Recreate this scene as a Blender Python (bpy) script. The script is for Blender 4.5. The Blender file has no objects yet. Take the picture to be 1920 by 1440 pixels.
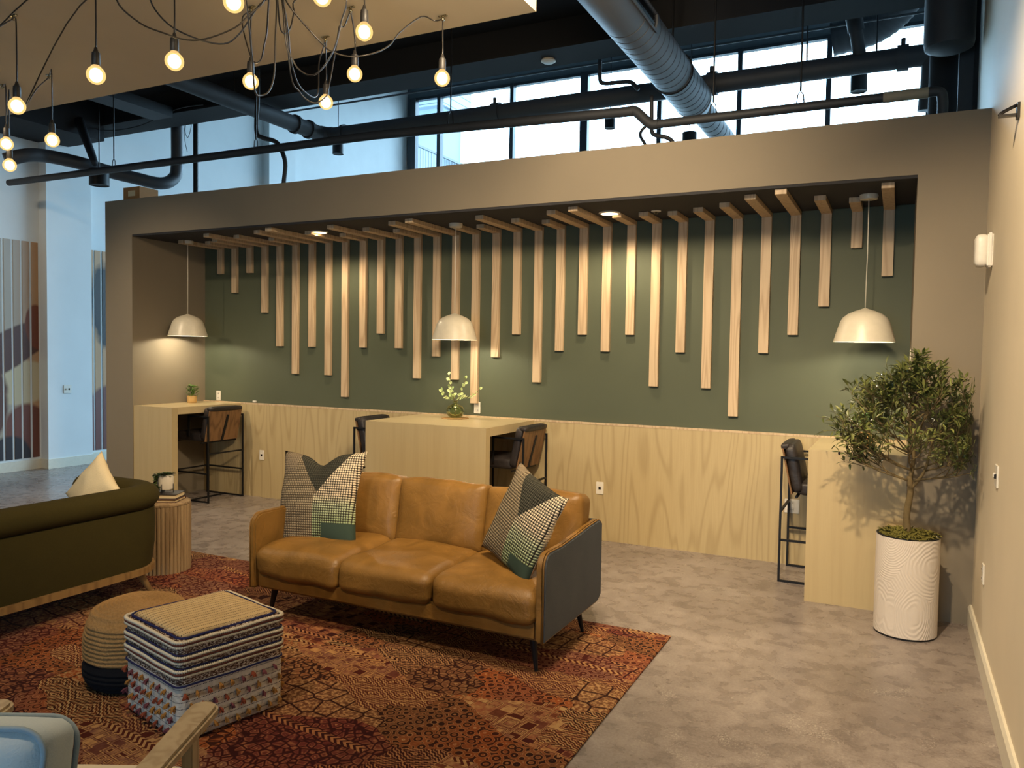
import bpy, bmesh, math, random
from mathutils import Vector, Matrix, noise
from math import sin, cos, pi, radians, sqrt
scn = bpy.context.scene
COL = scn.collection
random.seed(7)

# ------------------------------------------------------------------ camera
H = 1.72
FPX = 1467.65
RM = Matrix(((0.896269, -0.032522, 0.442317), (0.443238, 0.030720, -0.895877), (0.015548, 0.998999, 0.041948)))
cam_d = bpy.data.cameras.new('camera')
cam = bpy.data.objects.new('camera', cam_d); COL.objects.link(cam)
cam_d.sensor_fit = 'HORIZONTAL'; cam_d.sensor_width = 36.0; cam_d.lens = FPX / 1920 * 36
cam_d.clip_start = 0.05; cam_d.clip_end = 200
cam.matrix_world = Matrix.Translation((0, 0, H)) @ RM.to_4x4()
scn.camera = cam

def ray(u, v): return RM @ Vector(((u - 960) / FPX, -(v - 720) / FPX, -1))
def at(u, v, ax, val):
    """survey helper: where the line of sight of a measured point meets the plane axis=val"""
    d = ray(u, v); C = Vector((0, 0, H)); t = (val - C[ax]) / d[ax]
    return C + d * t
def atd(u, v, dep): return Vector((0, 0, H)) + ray(u, v) * dep

# ------------------------------------------------------------------ materials
def srgb(r, g, b):
    def f(c):
        c /= 255.0
        return c / 12.92 if c <= 0.04045 else ((c + 0.055) / 1.055) ** 2.4
    return (f(r), f(g), f(b), 1.0)

class NT:
    def __init__(s, name):
        s.m = bpy.data.materials.new(name); s.m.use_nodes = True
        s.t = s.m.node_tree; s.t.nodes.clear()
        s.out = s.t.nodes.new('ShaderNodeOutputMaterial')
    def n(s, typ, ins=None, **kw):
        nd = s.t.nodes.new(typ)
        for k, v in kw.items(): setattr(nd, k, v)
        for k, v in (ins or {}).items():
            if hasattr(v, 'links') or isinstance(v, bpy.types.NodeSocket): s.t.links.new(v, nd.inputs[k])
            else: nd.inputs[k].default_value = v
        return nd
    def math(s, op, a, b=0.0, c=None):
        ins = {0: a, 1: b}
        if c is not None: ins[2] = c
        return s.n('ShaderNodeMath', ins, operation=op).outputs[0]
    def mix(s, f, a, b, bt='MIX'):
        nd = s.n('ShaderNodeMix', {0: f, 6: a, 7: b}, data_type='RGBA', blend_type=bt)
        return nd.outputs[2]
    def ramp(s, f, stops, interp='LINEAR'):
        nd = s.n('ShaderNodeValToRGB', {0: f}); cr = nd.color_ramp; cr.interpolation = interp
        while len(cr.elements) > 1: cr.elements.remove(cr.elements[-1])
        cr.elements[0].position, cr.elements[0].color = stops[0]
        for p, c in stops[1:]:
            e = cr.elements.new(p); e.color = c
        return nd.outputs[0]
    def obj(s, scale=(1, 1, 1), rot=(0, 0, 0), loc=(0, 0, 0)):
        tc = s.n('ShaderNodeTexCoord')
        return s.n('ShaderNodeMapping', {0: tc.outputs['Object'], 1: loc, 2: rot, 3: scale}).outputs[0]
    def sep(s, v):
        return s.n('ShaderNodeSeparateXYZ', {0: v}).outputs
    def noise(s, v, sc, det=3, dist=0.0, out=0, rough=0.5):
        return s.n('ShaderNodeTexNoise', {'Vector': v, 'Scale': sc, 'Detail': det, 'Distortion': dist, 'Roughness': rough}).outputs[out]
    def bump(s, h, st=0.3, dist=0.01):
        return s.n('ShaderNodeBump', {'Height': h, 'Strength': st, 'Distance': dist}).outputs[0]
    def bsdf(s, col, rough=0.6, **kw):
        nd = s.n('ShaderNodeBsdfPrincipled', {'Base Color': col, 'Roughness': rough})
        for k, v in kw.items():
            k = k.replace('_', ' ')
            if isinstance(v, bpy.types.NodeSocket): s.t.links.new(v, nd.inputs[k])
            else: nd.inputs[k].default_value = v
        s.t.links.new(nd.outputs[0], s.out.inputs[0])
        return s.m

def paint(name, col, rough=0.7, bump=0.02, spec=0.3):
    n = NT(name); o = n.obj()
    f = n.noise(o, 3.0, 4); c = n.mix(f, tuple(x * 0.94 for x in col[:3]) + (1,), tuple(min(1, x * 1.05) for x in col[:3]) + (1,))
    return n.bsdf(c, rough, Normal=n.bump(n.noise(o, 180, 2), bump, 0.01), Specular_IOR_Level=spec)

def plain(name, col, rough=0.5, metal=0.0, spec=0.5):
    n = NT(name); o = n.obj()
    f = n.noise(o, 25, 3)
    c = n.mix(f, tuple(x * 0.9 for x in col[:3]) + (1,), tuple(min(1, x * 1.08) for x in col[:3]) + (1,))
    return n.bsdf(c, rough, Metallic=metal, Specular_IOR_Level=spec)

def wood(name, a, b, sx=7.0, sz=0.7, lines=26.0, rough=0.5, rot=(0, 0, 0), rnd=True, strength=0.6, sharp=2.0):
    n = NT(name); tc = n.n('ShaderNodeTexCoord')
    v = n.n('ShaderNodeMapping', {0: tc.outputs['Object'], 2: rot}).outputs[0]
    if rnd:
        oi = n.n('ShaderNodeObjectInfo')
        v = n.n('ShaderNodeVectorMath', {0: v, 1: n.n('ShaderNodeCombineXYZ', {0: n.math('MULTIPLY', oi.outputs['Random'], 37.0), 1: 0.0, 2: n.math('MULTIPLY', oi.outputs['Random'], 91.0)}).outputs[0]}, operation='ADD').outputs[0]
    v2 = n.n('ShaderNodeMapping', {0: v, 3: (sx, sx, sz)}).outputs[0]
    h = n.noise(v2, 1.0, 1.2, 0.15)
    l = n.math('SINE', n.math('MULTIPLY', h, lines * 6.28))
    l = n.math('POWER', n.math('MULTIPLY_ADD', l, 0.5, 0.5), sharp)
    v3 = n.n('ShaderNodeMapping', {0: v, 3: (160, 160, 5)}).outputs[0]
    g = n.noise(v3, 1.0, 3)
    f = n.math('MULTIPLY_ADD', g, 0.45, n.math('MULTIPLY', l, strength))
    c = n.mix(f, a, b)
    return n.bsdf(c, rough, Normal=n.bump(g, 0.08, 0.003), Specular_IOR_Level=0.35)

def emit(name, col, st):
    n = NT(name); e = n.n('ShaderNodeEmission', {0: col, 1: st}); n.t.links.new(e.outputs[0], n.out.inputs[0]); return n.m

def fabric(name, a, b, sc=260, rough=0.95, bump=0.4, sheen=0.0):
    n = NT(name); o = n.obj()
    f = n.noise(o, sc, 2); g = n.noise(o, 6, 3)
    c = n.mix(n.math('MULTIPLY_ADD', g, 0.5, n.math('MULTIPLY', f, 0.5)), a, b)
    return n.bsdf(c, rough, Normal=n.bump(f, bump, 0.003), Sheen_Weight=sheen, Specular_IOR_Level=0.15)

M = {}
M['greige'] = paint('greige wall paint', srgb(131, 121, 104))
M['green'] = paint('dark green wall paint', srgb(82, 88, 71), 0.6)
M['soffit'] = paint('charcoal soffit paint', srgb(50, 50, 53), 0.8)
M['cream'] = paint('cream wall paint', srgb(222, 210, 186), 0.6)
M['white'] = paint('white wall paint', srgb(222, 226, 226), 0.6)
M['cloud'] = paint('dropped ceiling paint', srgb(188, 178, 156), 0.85)
M['black'] = paint('black ceiling paint', srgb(38, 38, 40), 0.8)
M['header'] = paint('grey header paint', srgb(95, 105, 112), 0.8)
M['pipe'] = plain('dark grey painted pipe', srgb(46, 48, 52), 0.6)
M['duct'] = plain('grey painted duct', srgb(60, 62, 66), 0.5)
M['tape'] = plain('beige pipe tape', srgb(150, 140, 120), 0.7)
M['blackmetal'] = plain('black powder coated steel', srgb(20, 20, 22), 0.5, 0.0, 0.3)
M['alu'] = plain('dark window frame', srgb(40, 46, 52), 0.4)
M['trim'] = plain('white trim paint', srgb(222, 216, 198), 0.4)
M['plastic'] = plain('white plastic', srgb(225, 220, 208), 0.4)
M['slatwood'] = wood('pale ash slat wood', srgb(206, 184, 152), srgb(168, 142, 112), 9, 0.55, 9, 0.5, strength=0.5)
M['veneer'] = wood('pale ash veneer', srgb(188, 170, 130), srgb(152, 132, 94), 3.6, 0.42, 11, 0.45, rnd=False, strength=0.35, sharp=5.0)
M['counter'] = wood('pale ash counter laminate', srgb(186, 168, 128), srgb(170, 150, 112), 14, 0.5, 3, 0.4, rnd=True, strength=0.2)
M['countertop'] = wood('pale ash counter top', srgb(196, 178, 138), srgb(180, 160, 122), 12, 0.5, 3, 0.28, rot=(0, pi / 2, 0), strength=0.2)
M['shell'] = wood('walnut chair shell', srgb(136, 102, 68), srgb(96, 70, 46), 9, 0.6, 6, 0.45)
M['oak'] = wood('oak table wood', srgb(158, 134, 100), srgb(120, 98, 70), 18, 0.7, 4, 0.55)
M['darkoak'] = wood('weathered oak wood', srgb(176, 160, 132), srgb(150, 132, 106), 12, 0.8, 5, 0.55)
M['sofawood'] = wood('green sofa base wood', srgb(146, 114, 70), srgb(110, 82, 48), 10, 0.8, 5, 0.5)
M['pendant'] = plain('cream enamel', srgb(212, 204, 184), 0.35)
M['cordwhite'] = plain('white cord', srgb(215, 210, 195), 0.6)
M['cord'] = plain('dark grey rubber cord', srgb(36, 33, 30), 0.3)
M['socket'] = plain('grey lamp socket', srgb(40, 38, 36), 0.5)
M['brass'] = plain('brushed metal', srgb(160, 150, 120), 0.25, 1.0)
M['ledwarm'] = emit('warm downlight', (1.0, 0.66, 0.36, 1), 5.0)
M['lampglow'] = emit('pendant lamp', (1.0, 0.86, 0.62, 1), 16.0)
M['filament'] = emit('bulb filament', (1.0, 0.74, 0.38, 1), 9.0)
M['screen'] = plain('black lens', srgb(12, 12, 16), 0.2)

def leather(name, a, b, rough=0.42):
    n = NT(name); o = n.obj()
    g = n.noise(o, 5, 5, 0.6); c = n.mix(n.ramp(g, [(0.3, (0, 0, 0, 1)), (0.7, (1, 1, 1, 1))]), a, b)
    w = n.noise(o, 9, 4, 2.5); f = n.n('ShaderNodeTexVoronoi', {'Vector': o, 'Scale': 320.0}).outputs[0]
    hgt = n.math('MULTIPLY_ADD', f, 0.08, w)
    return n.bsdf(c, n.math('MULTIPLY_ADD', g, 0.2, rough - 0.1), Normal=n.bump(hgt, 0.35, 0.012), Specular_IOR_Level=0.4)
M['tan'] = leather('tan leather', srgb(108, 78, 34), srgb(140, 102, 48))
M['blackleather'] = leather('black leather', srgb(34, 30, 30), srgb(52, 46, 44), 0.45)
M['grayfab'] = fabric('charcoal wool', srgb(66, 70, 76), srgb(92, 96, 100))
M['velvet'] = fabric('olive velvet', srgb(48, 43, 18), srgb(66, 58, 26), 120, 0.95, 0.2, 0.0)
M['cream_fabric'] = fabric('cream linen', srgb(206, 188, 150), srgb(228, 212, 176), 160)
M['bluecloth'] = fabric('pale blue upholstery', srgb(168, 186, 200), srgb(196, 206, 210), 200)
M['whitecloth'] = fabric('off white upholstery', srgb(204, 194, 172), srgb(222, 212, 192), 200)
M['piping'] = fabric('grey piping', srgb(140, 158, 172), srgb(150, 166, 178), 200)
M['paper'] = fabric('book pages', srgb(212, 190, 148), srgb(226, 208, 170), 300, 0.9, 0.1)
M['bookcover'] = plain('dark book cover', srgb(50, 48, 50), 0.5)
M['bookcover2'] = plain('dark red book cover', srgb(72, 40, 34), 0.5)
M['cardboard'] = plain('cardboard', srgb(160, 116, 70), 0.85)
M['ceramic'] = plain('white ceramic', srgb(222, 214, 198), 0.4)
M['tanpot'] = plain('tan clay pot', srgb(206, 170, 112), 0.6)
M['moss'] = fabric('moss', srgb(74, 74, 34), srgb(118, 110, 52), 90, 1.0, 1.0)
M['soil'] = fabric('dark soil', srgb(40, 30, 22), srgb(60, 46, 34), 90, 1.0, 1.0)
M['bark'] = fabric('tree bark', srgb(88, 76, 52), srgb(120, 104, 74), 60, 0.95, 0.8)
M['olive'] = plain('black olive fruit', srgb(24, 18, 26), 0.3)
M['leaf'] = None
def leafmat(name, a, b, rough=0.4):
    n = NT(name); geo = n.n('ShaderNodeNewGeometry')
    c = n.mix(geo.outputs['Random Per Island'], a, b)
    return n.bsdf(c, rough, Specular_IOR_Level=0.4)
M['leaf'] = leafmat('olive tree leaf', srgb(52, 66, 30), srgb(124, 128, 70))
M['euc'] = leafmat('eucalyptus leaf', srgb(150, 176, 112), srgb(212, 220, 160), 0.5)
M['succ'] = leafmat('succulent leaf', srgb(48, 84, 34), srgb(110, 150, 62))
M['ivy'] = leafmat('trailing plant leaf', srgb(26, 40, 18), srgb(58, 76, 34))
M['sofagap'] = plain('dark underside', srgb(20, 18, 18), 0.9)

def glass(name, tint, refl=0.08):
    n = NT(name)
    t = n.n('ShaderNodeBsdfTransparent', {0: tint}); g = n.n('ShaderNodeBsdfGlossy', {0: (1, 1, 1, 1), 1: 0.02})
    fr = n.n('ShaderNodeFresnel', {0: 1.45})
    mx = n.n('ShaderNodeMixShader', {0: n.math('MULTIPLY', fr.outputs[0], refl * 10), 1: t.outputs[0], 2: g.outputs[0]})
    n.t.links.new(mx.outputs[0], n.out.inputs[0]); return n.m
M['glass'] = glass('window glass', (0.93, 0.97, 1.0, 1), 0.06)
def bulbglass():
    n = NT('lit bulb glass')
    t = n.n('ShaderNodeBsdfTransparent', {0: (1.0, 0.93, 0.8, 1)}); e = n.n('ShaderNodeEmission', {0: (1.0, 0.62, 0.22, 1), 1: 1.3})
    mx = n.n('ShaderNodeMixShader', {0: 0.5, 1: t.outputs[0], 2: e.outputs[0]}); n.t.links.new(mx.outputs[0], n.out.inputs[0]); return n.m
M['bulbglass'] = bulbglass()
M['vaseglass'] = glass('green vase glass', (0.90, 0.94, 0.76, 1), 0.07)

def floor_mat():
    n = NT('grey mineral floor'); o = n.obj()
    big = n.noise(o, 1.3, 5, 0.8); mid = n.noise(o, 9, 5, 0.4); fine = n.noise(o, 70, 3)
    f = n.math('MULTIPLY_ADD', big, 0.35, n.math('MULTIPLY_ADD', mid, 0.4, n.math('MULTIPLY', n.noise(o, 70, 4, 0, 0, 0.7), 0.45)))
    c = n.ramp(f, [(0.38, srgb(92, 84, 80)), (0.56, srgb(124, 114, 109)), (0.74, srgb(158, 148, 142))])
    sp = n.ramp(n.math('MULTIPLY', n.noise(o, 110, 2), n.noise(o, 3.5, 4, 1.0)), [(0.35, (0, 0, 0, 1)), (0.43, (1, 1, 1, 1))])
    c = n.mix(n.math('MULTIPLY', n.n('ShaderNodeSeparateColor', {0: sp}).outputs[0], 0.6), c, srgb(196, 188, 178))
    return n.bsdf(c, n.math('MULTIPLY_ADD', mid, 0.12, 0.22), Normal=n.bump(fine, 0.03, 0.004), Specular_IOR_Level=0.45)
M['floor'] = floor_mat()

def rug_mat():
    n = NT('patchwork kilim rug'); o = n.obj()
    warp = n.noise(o, 2.0, 2, out=1)
    ow = n.n('ShaderNodeVectorMath', {0: o, 1: n.n('ShaderNodeVectorMath', {0: warp, 1: (0.05, 0.05, 0)}, operation='MULTIPLY').outputs[0]}, operation='ADD').outputs[0]
    rot = n.n('ShaderNodeMapping', {0: ow, 2: (0, 0, 0.12), 3: (1, 1.0, 0)}).outputs[0]
    sp = n.sep(rot)
    pm = n.n('ShaderNodeMapping', {0: rot, 3: (0.75, 1.45, 0)}).outputs[0]
    patch = n.n('ShaderNodeTexVoronoi', {'Vector': pm, 'Scale': 2.3, 'Randomness': 0.9}, distance='MANHATTAN')
    ps = n.n('ShaderNodeSeparateColor', {0: patch.outputs['Color']}).outputs
    def vor(sc, rnd, feat='F1', dist='EUCLIDEAN', v=rot):
        nd = n.n('ShaderNodeTexVoronoi', {'Vector': v, 'Scale': sc, 'Randomness': rnd}, feature=feat)
        if feat == 'F1': nd.distance = dist
        return nd
    # every pattern is a value map 0 (dark line) .. 1 (pale thread)
    hx = vor(8.5, 0.4, 'DISTANCE_TO_EDGE').outputs[0]
    inner = n.ramp(n.noise(rot, 60, 3), [(0.40, (0.45, 0.45, 0.45, 1)), (0.60, (0.95, 0.95, 0.95, 1))])
    hv = n.ramp(hx, [(0.035, (0, 0, 0, 1)), (0.05, (1, 1, 1, 1))]); a1 = n.mix(1.0, hv, inner, 'MULTIPLY')
    rings = n.math('MULTIPLY_ADD', n.math('SINE', n.math('MULTIPLY', vor(19.0, 0.45).outputs['Distance'], 15.0)), 0.5, 0.5)
    a2 = n.ramp(rings, [(0.30, (0.12, 0.12, 0.12, 1)), (0.5, (0.85, 0.85, 0.85, 1)), (0.8, (0.45, 0.45, 0.45, 1))])
    rd = n.n('ShaderNodeMapping', {0: rot, 3: (1.0, 1.7, 1)}).outputs[0]
    tooth = n.math('MULTIPLY', n.math('SIGN', n.math('SINE', n.math('MULTIPLY', sp[0], 190.0))), 0.016)
    dmn = n.math('FRACT', n.math('MULTIPLY', n.math('ADD', vor(3.6, 0.0, 'F1', 'MANHATTAN', rd).outputs['Distance'], tooth), 4.6))
    a3 = n.ramp(dmn, [(0.0, (0.05, 0.05, 0.05, 1)), (0.22, (0.95, 0.95, 0.95, 1)), (0.44, (0.35, 0.35, 0.35, 1)), (0.58, (0.02, 0.02, 0.02, 1)), (0.72, (0.8, 0.8, 0.8, 1)), (0.9, (0.2, 0.2, 0.2, 1))], 'CONSTANT')
    fl_ = vor(24.0, 0.75, 'DISTANCE_TO_EDGE').outputs[0]
    a4 = n.ramp(fl_, [(0.05, (0.15, 0.15, 0.15, 1)), (0.14, (0.75, 0.75, 0.75, 1)), (0.34, (0.4, 0.4, 0.4, 1)), (0.42, (1, 1, 1, 1))])
    dd = n.math('FRACT', n.math('MULTIPLY', vor(14.0, 0.8, 'F1', 'CHEBYCHEV').outputs['Distance'], 4.2))
    a5 = n.ramp(dd, [(0.0, (0.7, 0.7, 0.7, 1)), (0.35, (0.08, 0.08, 0.08, 1)), (0.55, (0.9, 0.9, 0.9, 1)), (0.85, (0.3, 0.3, 0.3, 1))], 'CONSTANT')
    hat = n.math('MULTIPLY_ADD', n.math('SIGN', n.math('SINE', n.math('MULTIPLY', n.math('ADD', sp[0], n.math('MULTIPLY', n.math('PINGPONG', sp[1], 0.03), 1.2)), 170.0))), 0.4, 0.5)
    def step(x, t): return n.math('GREATER_THAN', x, t)
    v = n.mix(step(ps[0], 0.20), a1, a2); v = n.mix(step(ps[0], 0.42), v, a3); v = n.mix(step(ps[0], 0.62), v, a4); v = n.mix(step(ps[0], 0.80), v, a5)
    # thin hatched bands crossing the field
    band = n.math('LESS_THAN', n.math('FRACT', n.math('ADD', n.math('MULTIPLY', sp[1], 1.55), n.math('MULTIPLY', ps[1], 0.35))), 0.075)
    band = n.math('MULTIPLY', band, step(n.noise(rot, 1.4, 1), 0.47))
    v = n.mix(band, v, hat)
    vf = n.n('ShaderNodeSeparateColor', {0: v}).outputs[0]
    wear = n.noise(o, 35, 4, 0.5)
    vf = n.math('MULTIPLY', vf, n.math('MULTIPLY_ADD', wear, 0.9, 0.45))
    tone = n.math('ADD', n.math('MULTIPLY', ps[2], 0.55), n.math('MULTIPLY', n.noise(o, 1.1, 3, 0.6), 0.45))
    dark = n.ramp(tone, [(0.2, srgb(54, 22, 22)), (0.45, srgb(46, 26, 20)), (0.62, srgb(78, 34, 24)), (0.8, srgb(64, 24, 26))])
    mid = n.ramp(tone, [(0.2, srgb(104, 48, 42)), (0.4, srgb(112, 76, 50)), (0.52, srgb(148, 78, 40)), (0.66, srgb(118, 80, 66)), (0.82, srgb(132, 62, 36))])
    hi = n.ramp(tone, [(0.2, srgb(166, 112, 72)), (0.5, srgb(172, 142, 98)), (0.8, srgb(178, 126, 74))])
    c = n.mix(n.ramp(vf, [(0.16, (0, 0, 0, 1)), (0.46, (1, 1, 1, 1))]), dark, mid)
    c = n.mix(n.ramp(vf, [(0.55, (0, 0, 0, 1)), (0.85, (1, 1, 1, 1))]), c, hi)
    pile = n.noise(o, 260, 2)
    return n.bsdf(c, 0.95, Normal=n.bump(pile, 0.4, 0.003), Specular_IOR_Level=0.1)
M['rug'] = rug_mat()

def waffle_mat():
    """woven scatter cushion: taupe left, charcoal wedge, pink and green waffle right, green corner"""
    n = NT('waffle weave cushion'); o = n.obj(); s = n.sep(o); x, z = s[0], s[2]
    def gt(a, b): return n.math('GREATER_THAN', a, b)
    N = 400.0
    wx = n.math('SINE', n.math('MULTIPLY', x, N)); wz = n.math('SINE', n.math('MULTIPLY', z, N))
    dots = n.math('MULTIPLY_ADD', n.math('MULTIPLY_ADD', n.math('ABSOLUTE', n.math('SINE', n.math('MULTIPLY', x, N / 2))), n.math('ABSOLUTE', n.math('SINE', n.math('MULTIPLY', z, N / 2))), 0.0), 1.0, 0.0)
    dm = n.ramp(dots, [(0.18, (0, 0, 0, 1)), (0.42, (1, 1, 1, 1))])
    rc = n.ramp(n.math('MULTIPLY_ADD', z, 2.0, 0.5), [(0.22, srgb(150, 164, 124)), (0.42, srgb(176, 182, 148)), (0.55, srgb(206, 188, 158)), (0.9, srgb(226, 208, 178))])
    right = n.mix(dm, srgb(48, 42, 36), rc)
    left = n.mix(dm, srgb(88, 76, 60), srgb(146, 132, 108))
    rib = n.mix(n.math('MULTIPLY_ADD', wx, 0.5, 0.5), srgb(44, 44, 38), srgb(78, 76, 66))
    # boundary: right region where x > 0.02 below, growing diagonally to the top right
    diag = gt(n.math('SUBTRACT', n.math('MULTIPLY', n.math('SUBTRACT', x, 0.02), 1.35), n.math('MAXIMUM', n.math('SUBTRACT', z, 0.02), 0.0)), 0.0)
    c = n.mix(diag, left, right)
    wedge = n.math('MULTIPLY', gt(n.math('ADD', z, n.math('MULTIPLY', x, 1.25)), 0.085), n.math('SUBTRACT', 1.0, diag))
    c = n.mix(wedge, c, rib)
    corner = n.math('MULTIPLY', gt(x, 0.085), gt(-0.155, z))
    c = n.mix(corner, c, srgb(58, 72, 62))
    cor2 = n.math('MULTIPLY', gt(-0.165, x), gt(z, 0.175))
    c = n.mix(cor2, c, srgb(128, 114, 94))
    back = gt(s[1], 0.004)
    c = n.mix(back, c, srgb(222, 208, 180))
    return n.bsdf(c, 0.95, Normal=n.bump(n.math('MULTIPLY', dots, n.math('SUBTRACT', 1.0, corner)), 0.9, 0.006), Specular_IOR_Level=0.1)
M['waffle'] = waffle_mat()

def jute_mat():
    n = NT('braided jute'); o = n.obj(); z = n.sep(o)[2]
    f = n.noise(o, 90, 3); g = n.noise(o, 5, 2)
    c = n.mix(n.math('MULTIPLY_ADD', f, 0.6, n.math('MULTIPLY', g, 0.4)), srgb(108, 80, 48), srgb(190, 152, 102))
    return n.bsdf(c, 0.95, Normal=n.bump(f, 0.9, 0.008), Specular_IOR_Level=0.1)
M['jute'] = jute_mat()
M['navy'] = fabric('navy braided jute', srgb(16, 17, 20), srgb(30, 31, 36), 90, 0.95, 0.9)
def ottoman_mats():
    n = NT('striped woven wool'); o = n.obj(); s = n.sep(o); z = s[2]
    f = n.noise(o, 60, 3)
    line = n.math('SINE', n.math('MULTIPLY', z, 2 * pi / 0.0285))
    sp = n.noise(n.n('ShaderNodeMapping', {0: o, 3: (90, 90, 260)}).outputs[0], 1.0, 2)
    base = n.mix(f, srgb(176, 168, 156), srgb(226, 220, 208))
    low = n.mix(n.ramp(n.math('MULTIPLY', n.math('MULTIPLY_ADD', line, 0.5, 0.5), n.math('GREATER_THAN', n.math('SINE', n.math('MULTIPLY', n.math('ADD', s[0], s[1]), 900.0)), -0.3)), [(0.93, (0, 0, 0, 1)), (0.97, (1, 1, 1, 1))]), base, srgb(54, 54, 66))
    up = n.ramp(sp, [(0.40, srgb(60, 42, 36)), (0.52, srgb(112, 82, 66)), (0.60, srgb(206, 194, 176))], 'LINEAR')
    c = n.mix(n.math('GREATER_THAN', z, 0.255), low, up)
    m1 = n.bsdf(c, 0.95, Normal=n.bump(f, 0.8, 0.006), Specular_IOR_Level=0.1)
    n = NT('straw coloured woven top'); o = n.obj(); y = n.sep(o)[0]
    f = n.noise(n.n('ShaderNodeMapping', {0: o, 3: (90, 14, 14)}).outputs[0], 1.0, 3)
    st = n.math('MULTIPLY_ADD', n.math('SINE', n.math('MULTIPLY', y, 2 * pi / 0.03)), 0.5, 0.5)
    dash = n.math('MULTIPLY', n.math('GREATER_THAN', st, 0.93), n.math('GREATER_THAN', n.math('SINE', n.math('MULTIPLY', n.sep(o)[1], 700.0)), -0.2))
    c = n.mix(f, srgb(178, 150, 106), srgb(222, 196, 150)); c = n.mix(dash, c, srgb(70, 54, 44))
    m2 = n.bsdf(c, 0.95, Normal=n.bump(n.math('ADD', f, st), 0.5, 0.005), Specular_IOR_Level=0.1)
    return m1, m2
M['wool'], M['straw'] = ottoman_mats()
M['rope'] = fabric('cream wool rope', srgb(196, 184, 160), srgb(226, 216, 196), 150)
M['ropebrown'] = fabric('red brown wool rope', srgb(84, 44, 38), srgb(110, 64, 54), 150)
M['navycord'] = fabric('navy cord', srgb(34, 36, 72), srgb(48, 50, 92), 150)
M['tassel1'] = fabric('rust tassel', srgb(120, 58, 44), srgb(150, 80, 56), 150)
M['tassel2'] = fabric('ochre tassel', srgb(140, 98, 50), srgb(166, 120, 64), 150)
M['tassel3'] = fabric('plum tassel', srgb(92, 52, 60), srgb(120, 68, 74), 150)
def planter_mat():
    n = NT('swirled white plaster'); o = n.obj()
    v = n.n('ShaderNodeTexVoronoi', {'Vector': n.n('ShaderNodeMapping', {0: o, 3: (3.4, 3.4, 2.4)}).outputs[0], 'Scale': 1.0, 'Randomness': 1.0}).outputs['Distance']
    v = n.math('ADD', v, n.math('MULTIPLY', n.noise(o, 6.0, 3), 0.12))
    l = n.math('MULTIPLY', n.math('SINE', n.math('MULTIPLY', v, 170.0)), n.noise(o, 8, 3))
    c = n.mix(n.noise(o, 4, 3), srgb(206, 196, 184), srgb(220, 210, 198))
    return n.bsdf(c, 0.6, Normal=n.bump(l, 0.3, 0.005), Specular_IOR_Level=0.3)
M['planter'] = planter_mat()
def mural_mat():
    """generic soft brown limb shapes on a pale ground, coordinates in the wall's own metres (y along wall, z up)"""
    n = NT('printed mural'); tc = n.n('ShaderNodeTexCoord'); geo = n.n('ShaderNodeNewGeometry')
    s = n.sep(geo.outputs['Position']); y, z = s[1], s[2]
    wob = n.math('MULTIPLY', n.math('SUBTRACT', n.noise(geo.outputs['Position'], 3.0, 3), 0.5), 0.25)
    def ell(cy, cz, ry, rz, ang=0.0, soft=0.06, wb=1.0):
        dy = n.math('SUBTRACT', y, cy); dz = n.math('SUBTRACT', z, cz)
        a, b = cos(ang), sin(ang)
        p = n.math('DIVIDE', n.math('ADD', n.math('MULTIPLY', dy, a), n.math('MULTIPLY', dz, b)), ry)
        q = n.math('DIVIDE', n.math('SUBTRACT', n.math('MULTIPLY', dz, a), n.math('MULTIPLY', dy, b)), rz)
        d = n.math('ADD', n.math('SQRT', n.math('ADD', n.math('MULTIPLY', p, p), n.math('MULTIPLY', q, q))), n.math('MULTIPLY', wob, wb))
        return n.n('ShaderNodeMapRange', {0: d, 1: 1 + soft, 2: 1 - soft, 3: 0.0, 4: 1.0}).outputs[0]
    c = n.mix(n.n('ShaderNodeMapRange', {0: z, 1: 0.0, 2: 3.0}).outputs[0], srgb(168, 152, 128), srgb(176, 168, 156))
    c = n.mix(n.n('ShaderNodeMapRange', {0: y, 1: 6.4, 2: 6.75}).outputs[0], c, srgb(184, 140, 98))
    c = n.mix(ell(6.45, 1.2, 0.62, 0.30), c, srgb(196, 180, 146))
    c = n.mix(ell(6.35, 1.62, 0.75, 0.24, 0.55), c, srgb(86, 52, 40))
    c = n.mix(ell(6.75, 1.95, 0.16, 0.30, 0.1), c, srgb(120, 62, 34))
    c = n.mix(ell(5.95, 0.95, 0.40, 0.62), c, srgb(92, 56, 42))
    c = n.mix(ell(6.7, 0.42, 0.36, 0.5, 0.5), c, srgb(112, 60, 42))
    c = n.mix(ell(6.35, 0.1, 0.34, 0.38), c, srgb(44, 32, 34))
    c = n.mix(ell(7.85, 2.35, 0.3, 0.62, 0.0, 0.12, 3.5), c, srgb(26, 20, 18))
    c = n.mix(ell(7.8, 0.5, 0.36, 0.62), c, srgb(104, 56, 46))
    return n.bsdf(c, 0.5)
M['mural'] = mural_mat()
def siding_mat():
    n = NT('lap siding'); z = n.sep(n.obj())[2]
    f = n.math('FRACT', n.math('MULTIPLY', z, 4.0))
    c = n.mix(n.math('GREATER_THAN', f, 0.9), srgb(120, 132, 140), srgb(52, 60, 68))
    return n.bsdf(c, 0.7)
M['siding'] = siding_mat()
M['extgrey'] = paint('exterior grey', srgb(110, 122, 132))
M['ground'] = paint('exterior ground', srgb(120, 120, 116))

# ------------------------------------------------------------------ geometry helpers
def merge(bm, tb, mat=None):
    if mat is not None: tb.transform(mat)
    me = bpy.data.meshes.new('_t'); tb.to_mesh(me); tb.free(); bm.from_mesh(me); bpy.data.meshes.remove(me)

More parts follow.
